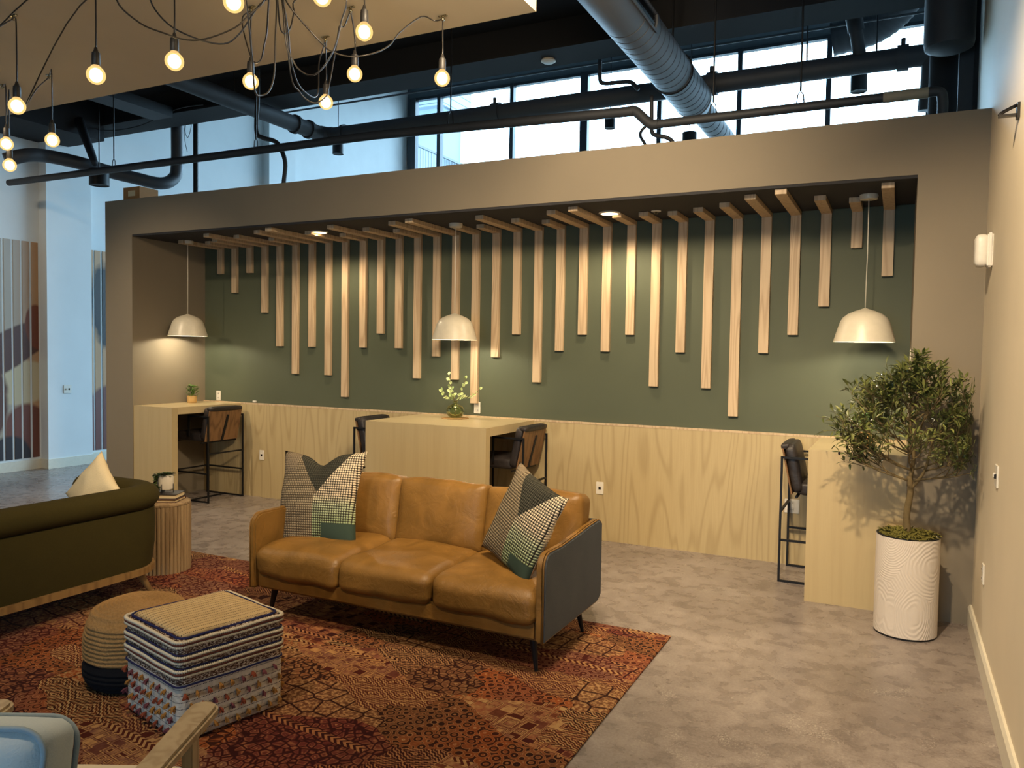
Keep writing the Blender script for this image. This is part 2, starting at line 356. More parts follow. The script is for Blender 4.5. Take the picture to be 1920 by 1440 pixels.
def box(bm, x0, x1, y0, y1, z0, z1, bev=0.0, seg=2, mat=None):
    tb = bmesh.new(); bmesh.ops.create_cube(tb, size=1)
    for v in tb.verts:
        v.co = Vector(((x0 + x1) / 2 + v.co.x * (x1 - x0), (y0 + y1) / 2 + v.co.y * (y1 - y0), (z0 + z1) / 2 + v.co.z * (z1 - z0)))
    if bev: bmesh.ops.bevel(tb, geom=list(tb.edges), offset=bev, segments=seg, affect='EDGES', clamp_overlap=True)
    merge(bm, tb, mat)

def tube(bm, pts, r, seg=10, caps=True, closed=False):
    pts = [Vector(p) for p in pts]; n = len(pts)
    rr = r if isinstance(r, (list, tuple)) else [r] * n
    rings = []
    T0 = (pts[1] - pts[0]).normalized()
    up = Vector((0, 0, 1)) if abs(T0.z) < 0.9 else Vector((1, 0, 0))
    N = (up - T0 * up.dot(T0)).normalized()
    for i in range(n):
        if closed: T = (pts[(i + 1) % n] - pts[i - 1]).normalized()
        else: T = (pts[min(i + 1, n - 1)] - pts[max(i - 1, 0)]).normalized()
        N = (N - T * N.dot(T)).normalized(); B = T.cross(N)
        rings.append([bm.verts.new(pts[i] + (N * cos(2 * pi * k / seg) + B * sin(2 * pi * k / seg)) * rr[i]) for k in range(seg)])
    for i in range(n if closed else n - 1):
        a, b = rings[i], rings[(i + 1) % n]
        for k in range(seg): bm.faces.new((a[k], a[(k + 1) % seg], b[(k + 1) % seg], b[k]))
    if caps and not closed:
        bm.faces.new(rings[0][::-1]); bm.faces.new(rings[-1])

def lathe(bm, prof, seg=48, c=(0, 0, 0), caps=True):
    rings = []
    for r, z in prof:
        rings.append([bm.verts.new((c[0] + r * cos(2 * pi * k / seg), c[1] + r * sin(2 * pi * k / seg), c[2] + z)) for k in range(seg)])
    for a, b in zip(rings, rings[1:]):
        for k in range(seg): bm.faces.new((a[k], a[(k + 1) % seg], b[(k + 1) % seg], b[k]))
    if caps:
        bm.faces.new(rings[0][::-1]); bm.faces.new(rings[-1])

def prism(bm, poly, axis, a, b, bev=0.0):
    """poly of 2-D points in the plane perpendicular to axis, extruded from a to b"""
    tb = bmesh.new()
    def P(p, t): return {0: (t, p[0], p[1]), 1: (p[0], t, p[1]), 2: (p[0], p[1], t)}[axis]
    A = [tb.verts.new(P(p, a)) for p in poly]; B = [tb.verts.new(P(p, b)) for p in poly]
    tb.faces.new(A[::-1]); tb.faces.new(B)
    for i in range(len(poly)): tb.faces.new((A[i], A[(i + 1) % len(poly)], B[(i + 1) % len(poly)], B[i]))
    bmesh.ops.recalc_face_normals(tb, faces=tb.faces)
    if bev:
        es = [e for e in tb.edges if len(e.link_faces) == 2 and e.calc_face_angle(0) > 0.5]
        bmesh.ops.bevel(tb, geom=es, offset=bev, segments=2, affect='EDGES', clamp_overlap=True)
    merge(bm, tb)

def puffy(bm, w, d, h, rad, crown=0.0, n=14, wob=0.0, seed=0, mat=None, crown_side=0.0):
    """soft box: w x d x h, rounded by rad, top and bottom swelling by crown"""
    tb = bmesh.new(); bmesh.ops.create_cube(tb, size=2)
    bmesh.ops.subdivide_edges(tb, edges=tb.edges[:], cuts=n, use_grid_fill=True)
    hw = Vector((w / 2, d / 2, h / 2)); inner = hw - Vector((rad,) * 3)
    for v in tb.verts:
        c = v.co.copy()
        p = Vector((c.x * hw.x, c.y * hw.y, c.z * hw.z))
        q = Vector([max(-inner[i], min(inner[i], p[i])) for i in range(3)])
        dlt = p - q
        p = q + (dlt.normalized() * rad if dlt.length > 1e-9 else dlt)
        p.z += crown * (1 - c.x ** 4) * (1 - c.y ** 4) * (1 if c.z > 0 else -1) * abs(c.z)
        p.y += crown_side * (1 - c.x ** 4) * (1 - c.z ** 4) * (1 if c.y > 0 else -1) * abs(c.y)
        if wob: p += noise.noise_vector(p * 4.5 + Vector((seed * 7.1, 0, 0))) * wob
        v.co = p
    merge(bm, tb, mat)

def build(name, bm, mat, parent=None, smooth=False, label=None, auto=None, loc=None, rotz=0.0, kind=None):
    bmesh.ops.recalc_face_normals(bm, faces=bm.faces)
    me = bpy.data.meshes.new(name); bm.to_mesh(me); bm.free()
    o = bpy.data.objects.new(name, me); COL.objects.link(o)
    mats = mat if isinstance(mat, (list, tuple)) else [mat]
    for m in mats: me.materials.append(m)
    if smooth:
        me.polygons.foreach_set('use_smooth', [True] * len(me.polygons))
        if auto is not None: me.set_sharp_from_angle(angle=radians(auto))
    if parent is not None: o.parent = parent
    if loc is not None: o.location = loc
    if rotz: o.rotation_euler = (0, 0, rotz)
    if label: o['label'] = label
    if kind: o['kind'] = kind
    return o

def thing(name, label, cat, loc=(0, 0, 0), rotz=0.0, group=None):
    o = bpy.data.objects.new(name, None); COL.objects.link(o)
    o.location = loc; o.rotation_euler = (0, 0, rotz); o.empty_display_size = 0.05
    o['label'] = label; o['category'] = cat
    if group: o['group'] = group
    return o
def tag(o, label, cat, group=None):
    o['label'] = label; o['category'] = cat
    if group: o['group'] = group
    return o
def struct(name, bm, mat, smooth=False, auto=None, loc=None):
    o = build(name, bm, mat, None, smooth, auto=auto, loc=loc); o['kind'] = 'structure'; return o
def dup(root, loc, rotz, label):
    r = root.copy(); COL.objects.link(r); r.location = loc; r.rotation_euler = (0, 0, rotz); r['label'] = label
    for ch in list(root.children):
        c = ch.copy(); COL.objects.link(c); c.parent = r
        for g in ch.children:
            d = g.copy(); COL.objects.link(d); d.parent = c
    return r
def B(): return bmesh.new()
def sm(path, k=6):
    """smooth a polyline (Catmull-Rom)"""
    P = [Vector(p) for p in path]; P = [P[0] * 2 - P[1]] + P + [P[-1] * 2 - P[-2]]; out = []
    for i in range(1, len(P) - 2):
        for j in range(k):
            t = j / k; a, b, c, d = P[i - 1], P[i], P[i + 1], P[i + 2]
            out.append(0.5 * ((2 * b) + (c - a) * t + (2 * a - 5 * b + 4 * c - d) * t * t + (3 * b - a - 3 * c + d) * t ** 3))
    out.append(P[-2]); return out

# ------------------------------------------------------------------ room
YF, YB, XL, XR = 5.78, 6.77, -7.44, 0.07
XOL, XW, TOP, OPEN = -7.87, 0.47, 3.29, 2.89
YW = 15.7; HEAD = 1.72 + 0.375 * YW
bm = B(); box(bm, -11.2, 0.9, -5, 17, -0.12, 0.0); struct('floor', bm, M['floor'])
# alcove portal
bm = B(); box(bm, XOL, XL, YF, 6.90, 0, TOP); box(bm, XR, XW, YF, 6.90, 0, TOP); box(bm, XL, XR, YF, 6.90, OPEN + 0.02, TOP)
bmesh.ops.remove_doubles(bm, verts=bm.verts, dist=1e-5)
struct('wall_alcove_surround', bm, M['greige'])
bm = B(); box(bm, XL, XR, YF + 0.004, YB, OPEN, OPEN + 0.02); struct('ceiling_alcove', bm, M['soffit'])
bm = B(); box(bm, XL, XR, YB, 6.90, 0, OPEN + 0.02); struct('wall_alcove_back', bm, M['green'])
# right wall
bm = B(); box(bm, XW, XW + 0.2, -5, 6.83, 0, 6.2); struct('wall_right', bm, M['cream'])
bm = B(); box(bm, XW, XW + 0.2, 6.83, YW + 0.1, 0, 8.2); struct('wall_right_rear', bm, M['white'])
bm = B(); prism(bm, [(XW, 0), (XW - 0.022, 0), (XW - 0.022, 0.115), (XW - 0.012, 0.135), (XW, 0.135)], 1, -5, YF); struct('baseboard_right', bm, M['trim'])
# left wall with columns
bm = B(); box(bm, -10.9, -10.62, -5, YW, 0, 8.2); struct('wall_left', bm, M['white'])
for i, (a, b) in enumerate(((6.80, 7.46), (11.0, 11.7))):
    bm = B(); box(bm, -10.62, -10.46, a, b, 0, 8.2); struct('column_left' if i == 0 else 'column_left_rear', bm, M['white'])
bm = B(); box(bm, -10.62, -10.60, -5, 6.80, 0, 0.13); box(bm, -10.60, -10.455, 6.785, 6.80, 0, 0.13); box(bm, -10.46, -10.44, 6.785, 7.475, 0, 0.13)
box(bm, -10.62, -10.60, 7.46, YW, 0, 0.13); struct('baseboard_left', bm, M['trim'])
bm = B(); box(bm, -10.9, -2.0, -5.2, -5.0, 0, 6.2); box(bm, -2.0, -0.2, -5.2, -5.0, 2.6, 6.2); box(bm, -2.0, -0.2, -5.2, -5.0, 0, 0.5); box(bm, -0.2, 0.7, -5.2, -5.0, 0, 6.2); struct('wall_behind', bm, M['white'])
bm = B(); box(bm, -2.0, -0.2, -5.12, -5.06, 2.54, 2.6); box(bm, -2.0, -0.2, -5.12, -5.06, 0.5, 0.56)
for x in (-2.0, -1.13, -0.26): box(bm, x, x + 0.06, -5.12, -5.06, 0.56, 2.54)
w = struct('window_8', bm, M['alu']); bm = B(); box(bm, -1.94, -1.13, -5.1, -5.09, 0.56, 2.54); box(bm, -1.07, -0.26, -5.1, -5.09, 0.56, 2.54); build('pane', bm, M['glass'], w)
# dark ceiling, girder, high ceiling
bm = B(); box(bm, -10.62, XW, -5, 7.5, 4.95, 5.15); struct('ceiling', bm, M['black'])
bm = B(); box(bm, -10.62, XW, 7.12, 7.5, 4.655, 4.95); box(bm, -10.62, XW, 7.06, 7.5, 4.65, 4.68); struct('beam_girder', bm, M['black'])
bm = B(); box(bm, -10.62, -9.7, -5, 7.12, 4.46, 4.95); struct('ceiling_left_soffit', bm, M['black'])
bm = B(); box(bm, -10.62, XW, 5.0, 5.3, 4.8, 4.95); struct('beam_joist', bm, M['black'])
bm = B(); box(bm, -10.62, XW, 7.4, YW + 0.2, 7.95, 8.15); box(bm, -10.62, XW, 7.4, 7.5, 5.15, 7.95); struct('ceiling_rear', bm, M['header'])
# dropped drywall ceiling
ZC = 3.55; XC = -1.815; YC = 3.90
bm = B(); box(bm, -6.6, XC, -3.0, YC, ZC, ZC + 0.24); struct('ceiling_dropped', bm, M['cloud'])

# window wall
us = [777, 826, 962, 1097, 1238, 1387, 1553, 1741]
xs = [at(u, 200, 1, YW).x for u in us]
bm = B(); box(bm, -10.62, XW, YW, YW + 0.2, HEAD, 7.95); box(bm, -10.62, XW, YW, YW + 0.2, 0, 0.45)
box(bm, -10.62, xs[0] - 0.06, YW, YW + 0.2, 0.45, HEAD); box(bm, xs[-1] + 0.05, XW, YW, YW + 0.2, 0.45, HEAD); struct('wall_window', bm, M['header'])
for i in range(7):
    bm = B(); wl = 0.085 if i in (0, 3) else 0.045; wr = 0.085 if i + 1 in (3,) else 0.045
    x0, x1 = xs[i], xs[i + 1]
    box(bm, x0 - (wl if i == 0 else 0), x0 + wl, YW - 0.08, YW + 0.06, 0.45, HEAD); box(bm, x1 - wr, x1, YW - 0.08, YW + 0.06, 0.45, HEAD)
    box(bm, x0 + wl, x1 - wr, YW - 0.06, YW + 0.06, 0.45, 0.52); box(bm, x0 + wl, x1 - wr, YW - 0.06, YW + 0.06, HEAD - 0.06, HEAD)
    w = struct('window_%d' % (i + 1), bm, M['alu'])
    bm = B(); box(bm, x0 + wl, x1 - wr, YW - 0.006, YW + 0.006, 0.52, HEAD - 0.06); build('pane', bm, M['glass'], w)
# blind rails along the girder
bm = B(); tube(bm, [(-9, 9.25, 1.72 + 0.394 * 9.25 - 0.0), (XW - 0.05, 9.25, 1.72 + 0.394 * 9.25)], 0.018); tube(bm, [(-9, 9.6, 1.72 + 0.3855 * 9.6), (XW - 0.05, 9.6, 1.72 + 0.3855 * 9.6)], 0.014)
for x in (-9, -6, -3, 0.2):
    tube(bm, [(x, 9.25, 7.95), (x, 9.25, 5.35)], 0.01, 6); tube(bm, [(x, 9.6, 7.95), (x, 9.6, 5.42)], 0.01, 6)
tag(build('conduit', bm, M['duct']), 'pair of thin conduits running along the far side of the dark beam', 'conduit')

# outside: neighbouring building with siding and a balcony
XN = -13.5
def yn(u): return at(u, 250, 0, XN).y
y0, y1, y2 = yn(784), yn(829), yn(883)
t = thing('neighbouring_building', 'grey sided building with balcony outside the clerestory windows', 'building', (XN, y1, 0))
bm = B(); zs = at(860, 212, 0, XN).z
box(bm, -4.0, 0, 0, y2 - y1, zs, zs + 4.5); build('upper_storey', bm, M['siding'], t)
bm = B(); box(bm, -2.0, -0.1, (y2 - y1) * 0.15, (y2 - y1), 0, zs); build('corner_wall', bm, M['extgrey'], t)
bm = B(); box(bm, -0.1, 0, (y2 - y1) * 0.72, (y2 - y1), 0, zs); build('corner_board', bm, M['trim'], t)
bm = B(); box(bm, -5, 0.2, -3.0, 0, zs + 0.4, zs + 0.8); build('eave', bm, M['extgrey'], t)
zr = at(800, 283, 0, XN).z
bm = B(); ya, yb = yn(770) - y1, 0.35
box(bm, 0.0, 0.06, ya, yb + 3.5, zr, zr + 0.07); box(bm, 0.0, 0.06, ya, yb + 3.5, zr - 1.05, zr - 1.0)
k = ya
while k < yb + 3.5:
    box(bm, 0.02, 0.04, k, k + 0.025, zr - 1.0, zr); k += 0.16
build('balcony_railing', bm, M['alu'], t)
bm = B(); box(bm, -60, 60, YW + 0.5, 90, -0.3, -0.15); struct('ground_outside', bm, M['ground'])

# ------------------------------------------------------------------ mural boards on left wall
for nm, lab, ys in (('mural', 'printed wall mural on spaced vertical boards, brown limbs on a pale ground', [6.775 - 0.092 - 0.122 * i for i in range(9)]),
                    ('mural', 'narrow printed wall mural boards with dark curly hair shape beside the alcove', [7.50, 7.62, 7.742, 7.864])):
    t = thing(nm, lab, 'mural', (-10.62, ys[0], 0), 0, 'murals on the left wall')
    for y in ys:
        bm = B(); box(bm, 0.0, 0.008, 0, 0.092, 0.16, 3.10, 0.001, 1)
        build('board', bm, M['mural'], t, loc=(0, y - ys[0], 0))

# ------------------------------------------------------------------ wall plates
def plate(name, label, cat, loc, face, kind, w=0.07, h=0.115, group=None, horiz=False):
    """face: rotation about z so that local -y looks into the room"""
    t = thing(name, label, cat, loc, face, group)
    bm = B(); box(bm, -w / 2, w / 2, -0.008, 0, -h / 2, h / 2, 0.003); build('cover_plate', bm, M['plastic'], t)
    if kind == 'duplex':
        for s in (-1, 1):
            bm = B(); box(bm, -0.016, 0.016, -0.011, -0.006, s * 0.026 - 0.014, s * 0.026 + 0.014, 0.003); r = build('receptacle', bm, M['plastic'], t)
            bm = B(); box(bm, -0.008, -0.005, -0.0125, -0.010, s * 0.026 - 0.004, s * 0.026 + 0.006); box(bm, 0.005, 0.008, -0.0125, -0.010, s * 0.026 - 0.004, s * 0.026 + 0.006); build('slot', bm, M['screen'], r)
    elif kind == 'port':
        bm = B(); box(bm, -0.011, 0.011, -0.011, -0.006, -0.011, 0.011); build('port', bm, M['screen'], t)
    elif kind == 'switch':
        for dx in ((-0.023, 0.023) if w > 0.1 else (0,)):
            bm = B(); box(bm, dx - 0.005, dx + 0.005, -0.018, -0.006, -0.012, 0.012, 0.002); build('toggle', bm, M['screen' if dx > 0 else 'plastic'], t)
    return t
Yw_ = YB - 0.024
plate('wall_port', 'white data port plate on the wood panel right of the left stool', 'wall port', (-6.513, Yw_, 0.485), 0, 'port')
plate('wall_port', 'white data port plate on the wood panel behind the leather sofa arm', 'wall port', (-2.416, Yw_, 0.481), 0, 'port')
plate('wall_outlet', 'white outlet plate low on the wood panel behind the right stool', 'outlet', (-0.75, Yw_, 0.485), 0, 'duplex', 0.115)
plate('wall_outlet', 'white outlet on the green wall just above the left counter', 'outlet', (-7.217, YB, 1.140), 0, 'duplex')
plate('wall_outlet', 'white outlet on the green wall behind the glass vase', 'outlet', (-3.72, YB, 1.158), 0, 'duplex')
plate('light_switch', 'white double switch plate on the white column at far left', 'switch', (-10.46, 7.08, 1.09), pi / 2, 'switch', 0.116)
plate('light_switch', 'light switch plate with dark toggle on the cream right wall', 'switch', (XW, 4.675, 1.12), -pi / 2, 'switch', 0.116)
plate('wall_outlet', 'small white outlet low on the cream right wall near the corner', 'outlet', (XW, 5.13, 0.50), -pi / 2, 'duplex')
bm = B(); box(bm, -7.0, -6.9, 0, 0, 0, 0) if False else None
bm = B(); box(bm, -0.025, 0.025, -0.02, 0, 0, 0.02, 0.003); tag(build('wall_clip', bm, M['plastic'], loc=(-6.64, YB - 0.001, 1.085)), 'small white clip on top edge of the wood panel beside left counter', 'clip')
t = thing('motion_sensor', 'white motion sensor box high on the right wall', 'sensor', (XW, 5.40, 2.355), 0)
bm = B(); box(bm, -0.03, 0, -0.06, 0.06, -0.1, 0.1, 0.008); build('back_box', bm, M['plastic'], t)
bm = B(); puffy(bm, 0.075, 0.11, 0.19, 0.03, 0, 6); bmesh.ops.translate(bm, verts=bm.verts, vec=(-0.055, 0, 0)); build('sensor_cover', bm, M['plastic'], t, True)
t = thing('wall_bracket', 'black metal bracket jutting from the right wall above the sensor', 'bracket', (XW, 4.4, 2.872), 0)
bm = B(); box(bm, -0.012, 0, -0.03, 0.03, -0.02, 0.05); build('wall_mount', bm, M['screen'], t)
bm = B(); box(bm, -0.085, -0.01, -0.012, 0.012, -0.008, 0.004); tube(bm, sm([(-0.082, 0, 0.0), (-0.07, 0, 0.014), (-0.04, 0, 0.03), (-0.008, 0, 0.045)]), 0.008, 8); build('arm', bm, M['screen'], t, True, auto=40)

# ------------------------------------------------------------------ wainscot and counters
t = thing('wainscot_panel', 'pale ash wood panel covering the lower green wall', 'wall panel', (XL, YB, 0))
bm = B(); box(bm, 0, XR - XL, -0.022, 0, 0.0, 1.06); build('panel', bm, M['veneer'], t)
bm = B(); box(bm, 0, XR - XL, -0.024, 0, 1.06, 1.078); build('top_edge', bm, M['slatwood'], t)

def counter(label, x0, x1):
    t = thing('bar_counter', label, 'counter', (x0, YF + 0.01, 0), 0, 'ash waterfall counters')
    w = x1 - x0; D = YB - 0.025 - YF - 0.01
    bm = B(); box(bm, 0, w, 0, 0.075, 0, 1.0645); build('end_panel', bm, M['counter'], t)
    bm = B(); box(bm, 0, w, 0, D, 1.0645, 1.067); box(bm, 0, w, 0.0755, D, 0.992, 1.0645); build('top', bm, M['countertop'], t)
    return t
counter('ash counter against the left alcove wall with a small succulent on it', XL, -6.85)
counter('ash counter in the middle of the alcove holding the glass vase', -4.34, -3.095)
counter('ash counter at the right end of the alcove behind the potted tree', -0.545, XR)

# ------------------------------------------------------------------ bent slats
SX = [-7.206, -6.98, -6.747, -6.519, -6.294, -6.067, -5.834, -5.606, -5.378, -5.143, -4.916, -4.687, -4.46, -4.232, -4.01, -3.784, -3.559, -3.334, -3.111, -2.886, -2.659, -2.433, -2.205, -1.978, -1.747, -1.518, -1.285, -1.053, -0.826, -0.596, -0.37, -0.145]
SZ = [2.569, 2.345, 2.569, 2.112, 1.734, 1.429, 1.732, 1.428, 1.2, 1.732, 1.881, 1.731, 1.427, 1.654, 1.426, 1.2, 1.657, 1.88, 1.428, 1.728, 1.88, 1.729, 1.881, 1.428, 1.731, 1.427, 1.198, 1.736, 1.887, 2.116, 2.572, 2.345]
SY = [6.18, 6.35, 6.23, 5.91, 6.10, 6.37, 5.92, 5.84, 6.15, 6.40, 5.93, 6.18, 6.36, 5.96, 5.90, 6.37, 6.41, 5.98, 6.23, 6.39, 5.98, 5.90, 6.32, 6.33, 6.38, 6.30, 6.17, 5.93, 5.81, 6.15, 6.315, 5.86]
ORD = 'first second third fourth fifth sixth seventh eighth ninth tenth eleventh twelfth thirteenth fourteenth fifteenth sixteenth'.split()
for i, (x, zb, ye) in enumerate(zip(SX, SZ, SY)):
    size = 'very long' if zb < 1.3 else 'long' if zb < 1.6 else 'medium' if zb < 1.8 else 'shorter' if zb < 2.2 else 'stubby'
    if i == 0: pos = 'leftmost on the green wall'
    elif i == 31: pos = 'rightmost on the green wall'
    elif i < 16: pos = ORD[i] + ' counted from the left end'
    else: pos = ORD[31 - i] + ' counted from the right end'
    t = thing('wall_slat', size + ' ash slat bent from wall onto soffit, ' + pos, 'slat', (x, YB, OPEN), 0, 'bent ash slats')
    bm = B(); box(bm, 0, 0.08, -0.038, 0, zb - OPEN, 0, 0.002, 1); build('wall_board', bm, M['slatwood'], t)
    bm = B(); box(bm, 0, 0.08, ye - YB, -0.038, -0.038, 0, 0.002, 1); o = build('soffit_board', bm, M['slatwood'], t)

# ------------------------------------------------------------------ pendants over counters
def pendant(label, x, y, zb):
    t = thing('pendant_lamp', label, 'pendant lamp', (x, y, OPEN), 0, 'cream pendant lamps')
    bm = B(); lathe(bm, [(0.0, 0), (0.062, 0), (0.064, -0.012), (0.058, -0.034), (0.0, -0.038)], 40, caps=False); build('canopy', bm, M['pendant'], t, True, auto=40)
    bm = B(); tube(bm, [(0, 0, -0.03), (0.003, 0, -0.4), (0, 0, zb - OPEN + 0.235)], 0.0035, 8); build('cord', bm, M['cordwhite'], t, True)
    dz = zb - OPEN
    out = [(0.012, 0.245), (0.03, 0.238), (0.07, 0.225), (0.115, 0.205), (0.148, 0.178), (0.165, 0.15), (0.178, 0.11), (0.195, 0.055), (0.21, 0.0)]
    inn = [(r - 0.004, z - 0.003 if z > 0.02 else 0) for r, z in out][::-1]
    bm = B(); lathe(bm, [(r, z + dz) for r, z in out + inn], 64, caps=False); build('lamp_shade', bm, M['pendant'], t, True, auto=60)
    bm = B(); lathe(bm, [(0, 0.235 + dz), (0.03, 0.235 + dz), (0.03, 0.16 + dz), (0, 0.16 + dz)], 24, caps=False); build('socket', bm, M['cordwhite'], t, True, auto=40)
    bm = B(); bmesh.ops.create_uvsphere(bm, u_segments=20, v_segments=14, radius=0.038); bmesh.ops.translate(bm, verts=bm.verts, vec=(0, 0, dz + 0.125)); build('bulb', bm, M['lampglow'], t, True)
    return t
pendant('cream dome pendant lamp hanging over the left counter', -7.148, 6.26, 1.832)
pendant('cream dome pendant lamp hanging over the middle counter with the vase', -3.715, 6.30, 1.816)
pendant('cream dome pendant lamp hanging over the right counter near the tree', -0.234, 6.26, 1.826)

for x, y, lb in ((-5.268, 6.235, 'glowing round warm downlight in the soffit left of the middle pendant'), (-2.209, 6.267, 'glowing round warm downlight in the soffit right of the middle pendant')):
    t = thing('downlight', lb, 'downlight', (x, y, OPEN), 0, 'soffit downlights')
    bm = B(); lathe(bm, [(0.072, -0.001), (0.09, -0.001), (0.092, -0.008), (0.076, -0.014), (0.072, -0.012)], 48, caps=False); build('trim_ring', bm, M['plastic'], t, True, auto=40)
    bm = B(); lathe(bm, [(0.0, -0.006), (0.073, -0.006), (0.073, -0.0125), (0.0, -0.014)], 48, caps=False); build('diffuser', bm, M['ledwarm'], t, True, auto=40)
t = thing('ceiling_sprinkler', 'small white sprinkler cap on the soffit beside the right downlight', 'sprinkler', (-1.83, 6.33, OPEN))
bm = B(); lathe(bm, [(0.0, 0), (0.04, 0), (0.04, -0.006), (0.0, -0.008)], 30, caps=False); build('escutcheon', bm, M['plastic'], t, True, auto=40)
bm = B(); lathe(bm, [(0.0, -0.008), (0.012, -0.008), (0.012, -0.02), (0.018, -0.024), (0.0, -0.024)], 16, caps=False); build('deflector', bm, M['brass'], t, True, auto=40)

# ------------------------------------------------------------------ bar stools (front = +x)
def make_stool(label):
    t = thing('bar_stool', label, 'bar stool', (0, 0, 0), 0, 'black leather bar stools')
    s = 0.008
    for sy in (-1, 1):
        y = sy * 0.25; bm = B()
        box(bm, -0.28 - s, -0.28 + s, y - s, y + s, 0, 0.957); box(bm, -0.28, 0.28, y - s, y + s, 0, 0.016); box(bm, 0.28 - s, 0.28 + s, y - s, y + s, 0, 0.74)
        box(bm, -0.28, 0.02, y - s, y + s, 0.941, 0.957); box(bm, 0.02 - s, 0.02 + s, y - s, y + s, 0.72, 0.957); box(bm, -0.28, 0.28, y - s, y + s, 0.312, 0.328)
        build('side_frame', bm, M['blackmetal'], t)
    for nm, x, z in (('rear_rail', -0.28, 0.54), ('footrest', 0.28, 0.32), ('floor_rail', 0.0, 0.008), ('seat_rail', 0.28, 0.655), ('seat_rail', -0.17, 0.655)):
        bm = B(); box(bm, x - s, x + s, -0.25, 0.25, z - s, z + s); build(nm, bm, M['blackmetal'], t)
    bm = B(); puffy(bm, 0.45, 0.455, 0.10, 0.028, 0.008, 8); bmesh.ops.translate(bm, verts=bm.verts, vec=(0.055, 0, 0.715)); build('seat', bm, M['blackleather'], t, True)
    tilt = Matrix.Translation((-0.20, 0, 0.67)) @ Matrix.Rotation(-0.21, 4, 'Y')
    bm = B(); box(bm, -0.012, 0.0, -0.235, 0.235, 0, 0.355, 0.003, 1, tilt); build('back_shell', bm, M['shell'], t)
    bm = B(); puffy(bm, 0.085, 0.47, 0.375, 0.032, 0.0, 8); bmesh.ops.translate(bm, verts=bm.verts, vec=(0.044, 0, 0.19)); bm.transform(tilt)
    puffy(bm, 0.07, 0.47, 0.05, 0.022, 0.0, 6, mat=tilt @ Matrix.Translation((0.012, 0, 0.365))); build('backrest', bm, M['blackleather'], t, True)
    bm = B(); box(bm, -0.02, -0.012, -0.015, 0.015, 0, 0.30, 0, 1, tilt @ Matrix.Rotation(0.12, 4, 'X')); build('back_bar', bm, M['blackmetal'], t)
    return t
st = make_stool('black leather bar stool with wooden back tucked under the left counter')
st.location = (-7.02, 6.425, 0); st.rotation_euler = (0, 0, pi)
dup(st, (-3.215, 6.44, 0), pi, 'black leather bar stool at the right side of the middle counter')
dup(st, (-4.465, 6.40, 0), 0, 'black leather bar stool mostly hidden on the left side of the middle counter')
dup(st, (-0.49, 6.445, 0), 0, 'black leather bar stool at the right counter beside the potted tree')

# ------------------------------------------------------------------ rug
bm = B(); box(bm, -5.5, -1.185, 0.7, 4.63, 0.0, 0.012, 0.004, 1)
tag(build('area_rug', bm, M['rug']), 'large rust and maroon patchwork patterned rug under the seating', 'rug')
RZ = 0.012

# ------------------------------------------------------------------ tan leather sofa
SX0, SX1, SY0, SY1 = -3.645, -1.60, 3.66, 4.53
t = thing('leather_sofa', 'tan leather three-seat sofa with dark grey outer shell on black legs', 'sofa', ((SX0 + SX1) / 2, SY0, RZ))
hw = (SX1 - SX0) / 2; dp = SY1 - SY0
def armpoly(g=0.0):
    p = [(g, 0.19 + g)]
    for a in range(0, 7): p.append((0.075 - (0.075 - g) * cos(a * pi / 12), 0.575 + (0.085 - g) * sin(a * pi / 12)))
    p += [(0.25, 0.658 - g), (0.45, 0.672 - g), (0.65, 0.688 - g), (dp - 0.05, 0.695 - g), (dp - g, 0.67 - g), (dp - g, 0.22 + g), (dp - 0.06, 0.19 + g)]
    return p
for s in (-1, 1):
    bm = B(); prism(bm, armpoly(), 0, s * (hw - 0.010), s * (hw - 0.052), 0.010)
    a = build('arm', bm, M['tan'], t, True, auto=35)
    bm = B(); prism(bm, armpoly(0.007), 0, s * (hw - 0.011), s * hw, 0.004); build('outer_panel', bm, M['grayfab'], a, True, auto=35, label='charcoal grey outer panel')
    bm = B(); tube(bm, [(s * (hw - 0.010), y, z) for y, z in armpoly(0.003)], 0.0045, 6, closed=True); build('piping', bm, M['tan'], a, True)
bm = B(); box(bm, -hw + 0.052, hw - 0.052, 0.02, dp - 0.09, 0.19, 0.30, 0.015); build('base', bm, M['tan'], t, True, auto=35)
bm = B(); box(bm, -hw + 0.052, hw - 0.052, dp - 0.10, dp - 0.012, 0.19, 0.69, 0.02); fr = build('back_frame', bm, M['tan'], t, True, auto=35)
bm = B(); box(bm, -hw + 0.03, hw - 0.03, dp - 0.012, dp, 0.19, 0.685, 0.004); build('back_panel', bm, M['grayfab'], fr, label='charcoal grey back panel')
iw = 2 * hw - 0.106; cw = iw / 3
for k in range(3):
    cx = -iw / 2 + cw * (k + 0.5)
    bm = B(); puffy(bm, cw + 0.004, 0.70, 0.18, 0.055, 0.022, 20, 0.014, k + 1)
    for v in bm.verts:
        f = max(0, (-v.co.y - 0.2) / 0.15); v.co.z -= 0.02 * min(1, f) ** 2
    bmesh.ops.translate(bm, verts=bm.verts, vec=(cx, 0.335, 0.375)); c = build('seat_cushion', bm, M['tan'], t, True)
    bm = B(); puffy(bm, cw + 0.006, 0.16, 0.44, 0.038, 0.008, 20, 0.016, k + 9, crown_side=0.035)
    bm.transform(Matrix.Translation((cx, 0.69, 0.635)) @ Matrix.Rotation(-0.20, 4, 'X'))
    build('back_cushion', bm, M['tan'], t, True)
for sx in (-1, 1):
    for fy in (0, 1):
        x = sx * (hw - 0.12); y = 0.12 if fy == 0 else dp - 0.12
        bm = B(); tube(bm, [(x, y, 0.20), (x + sx * 0.035, y + (-0.02 if fy == 0 else 0.03), 0.0)], [0.024, 0.010], 12); build('leg', bm, M['blackmetal'], t, True, auto=40)

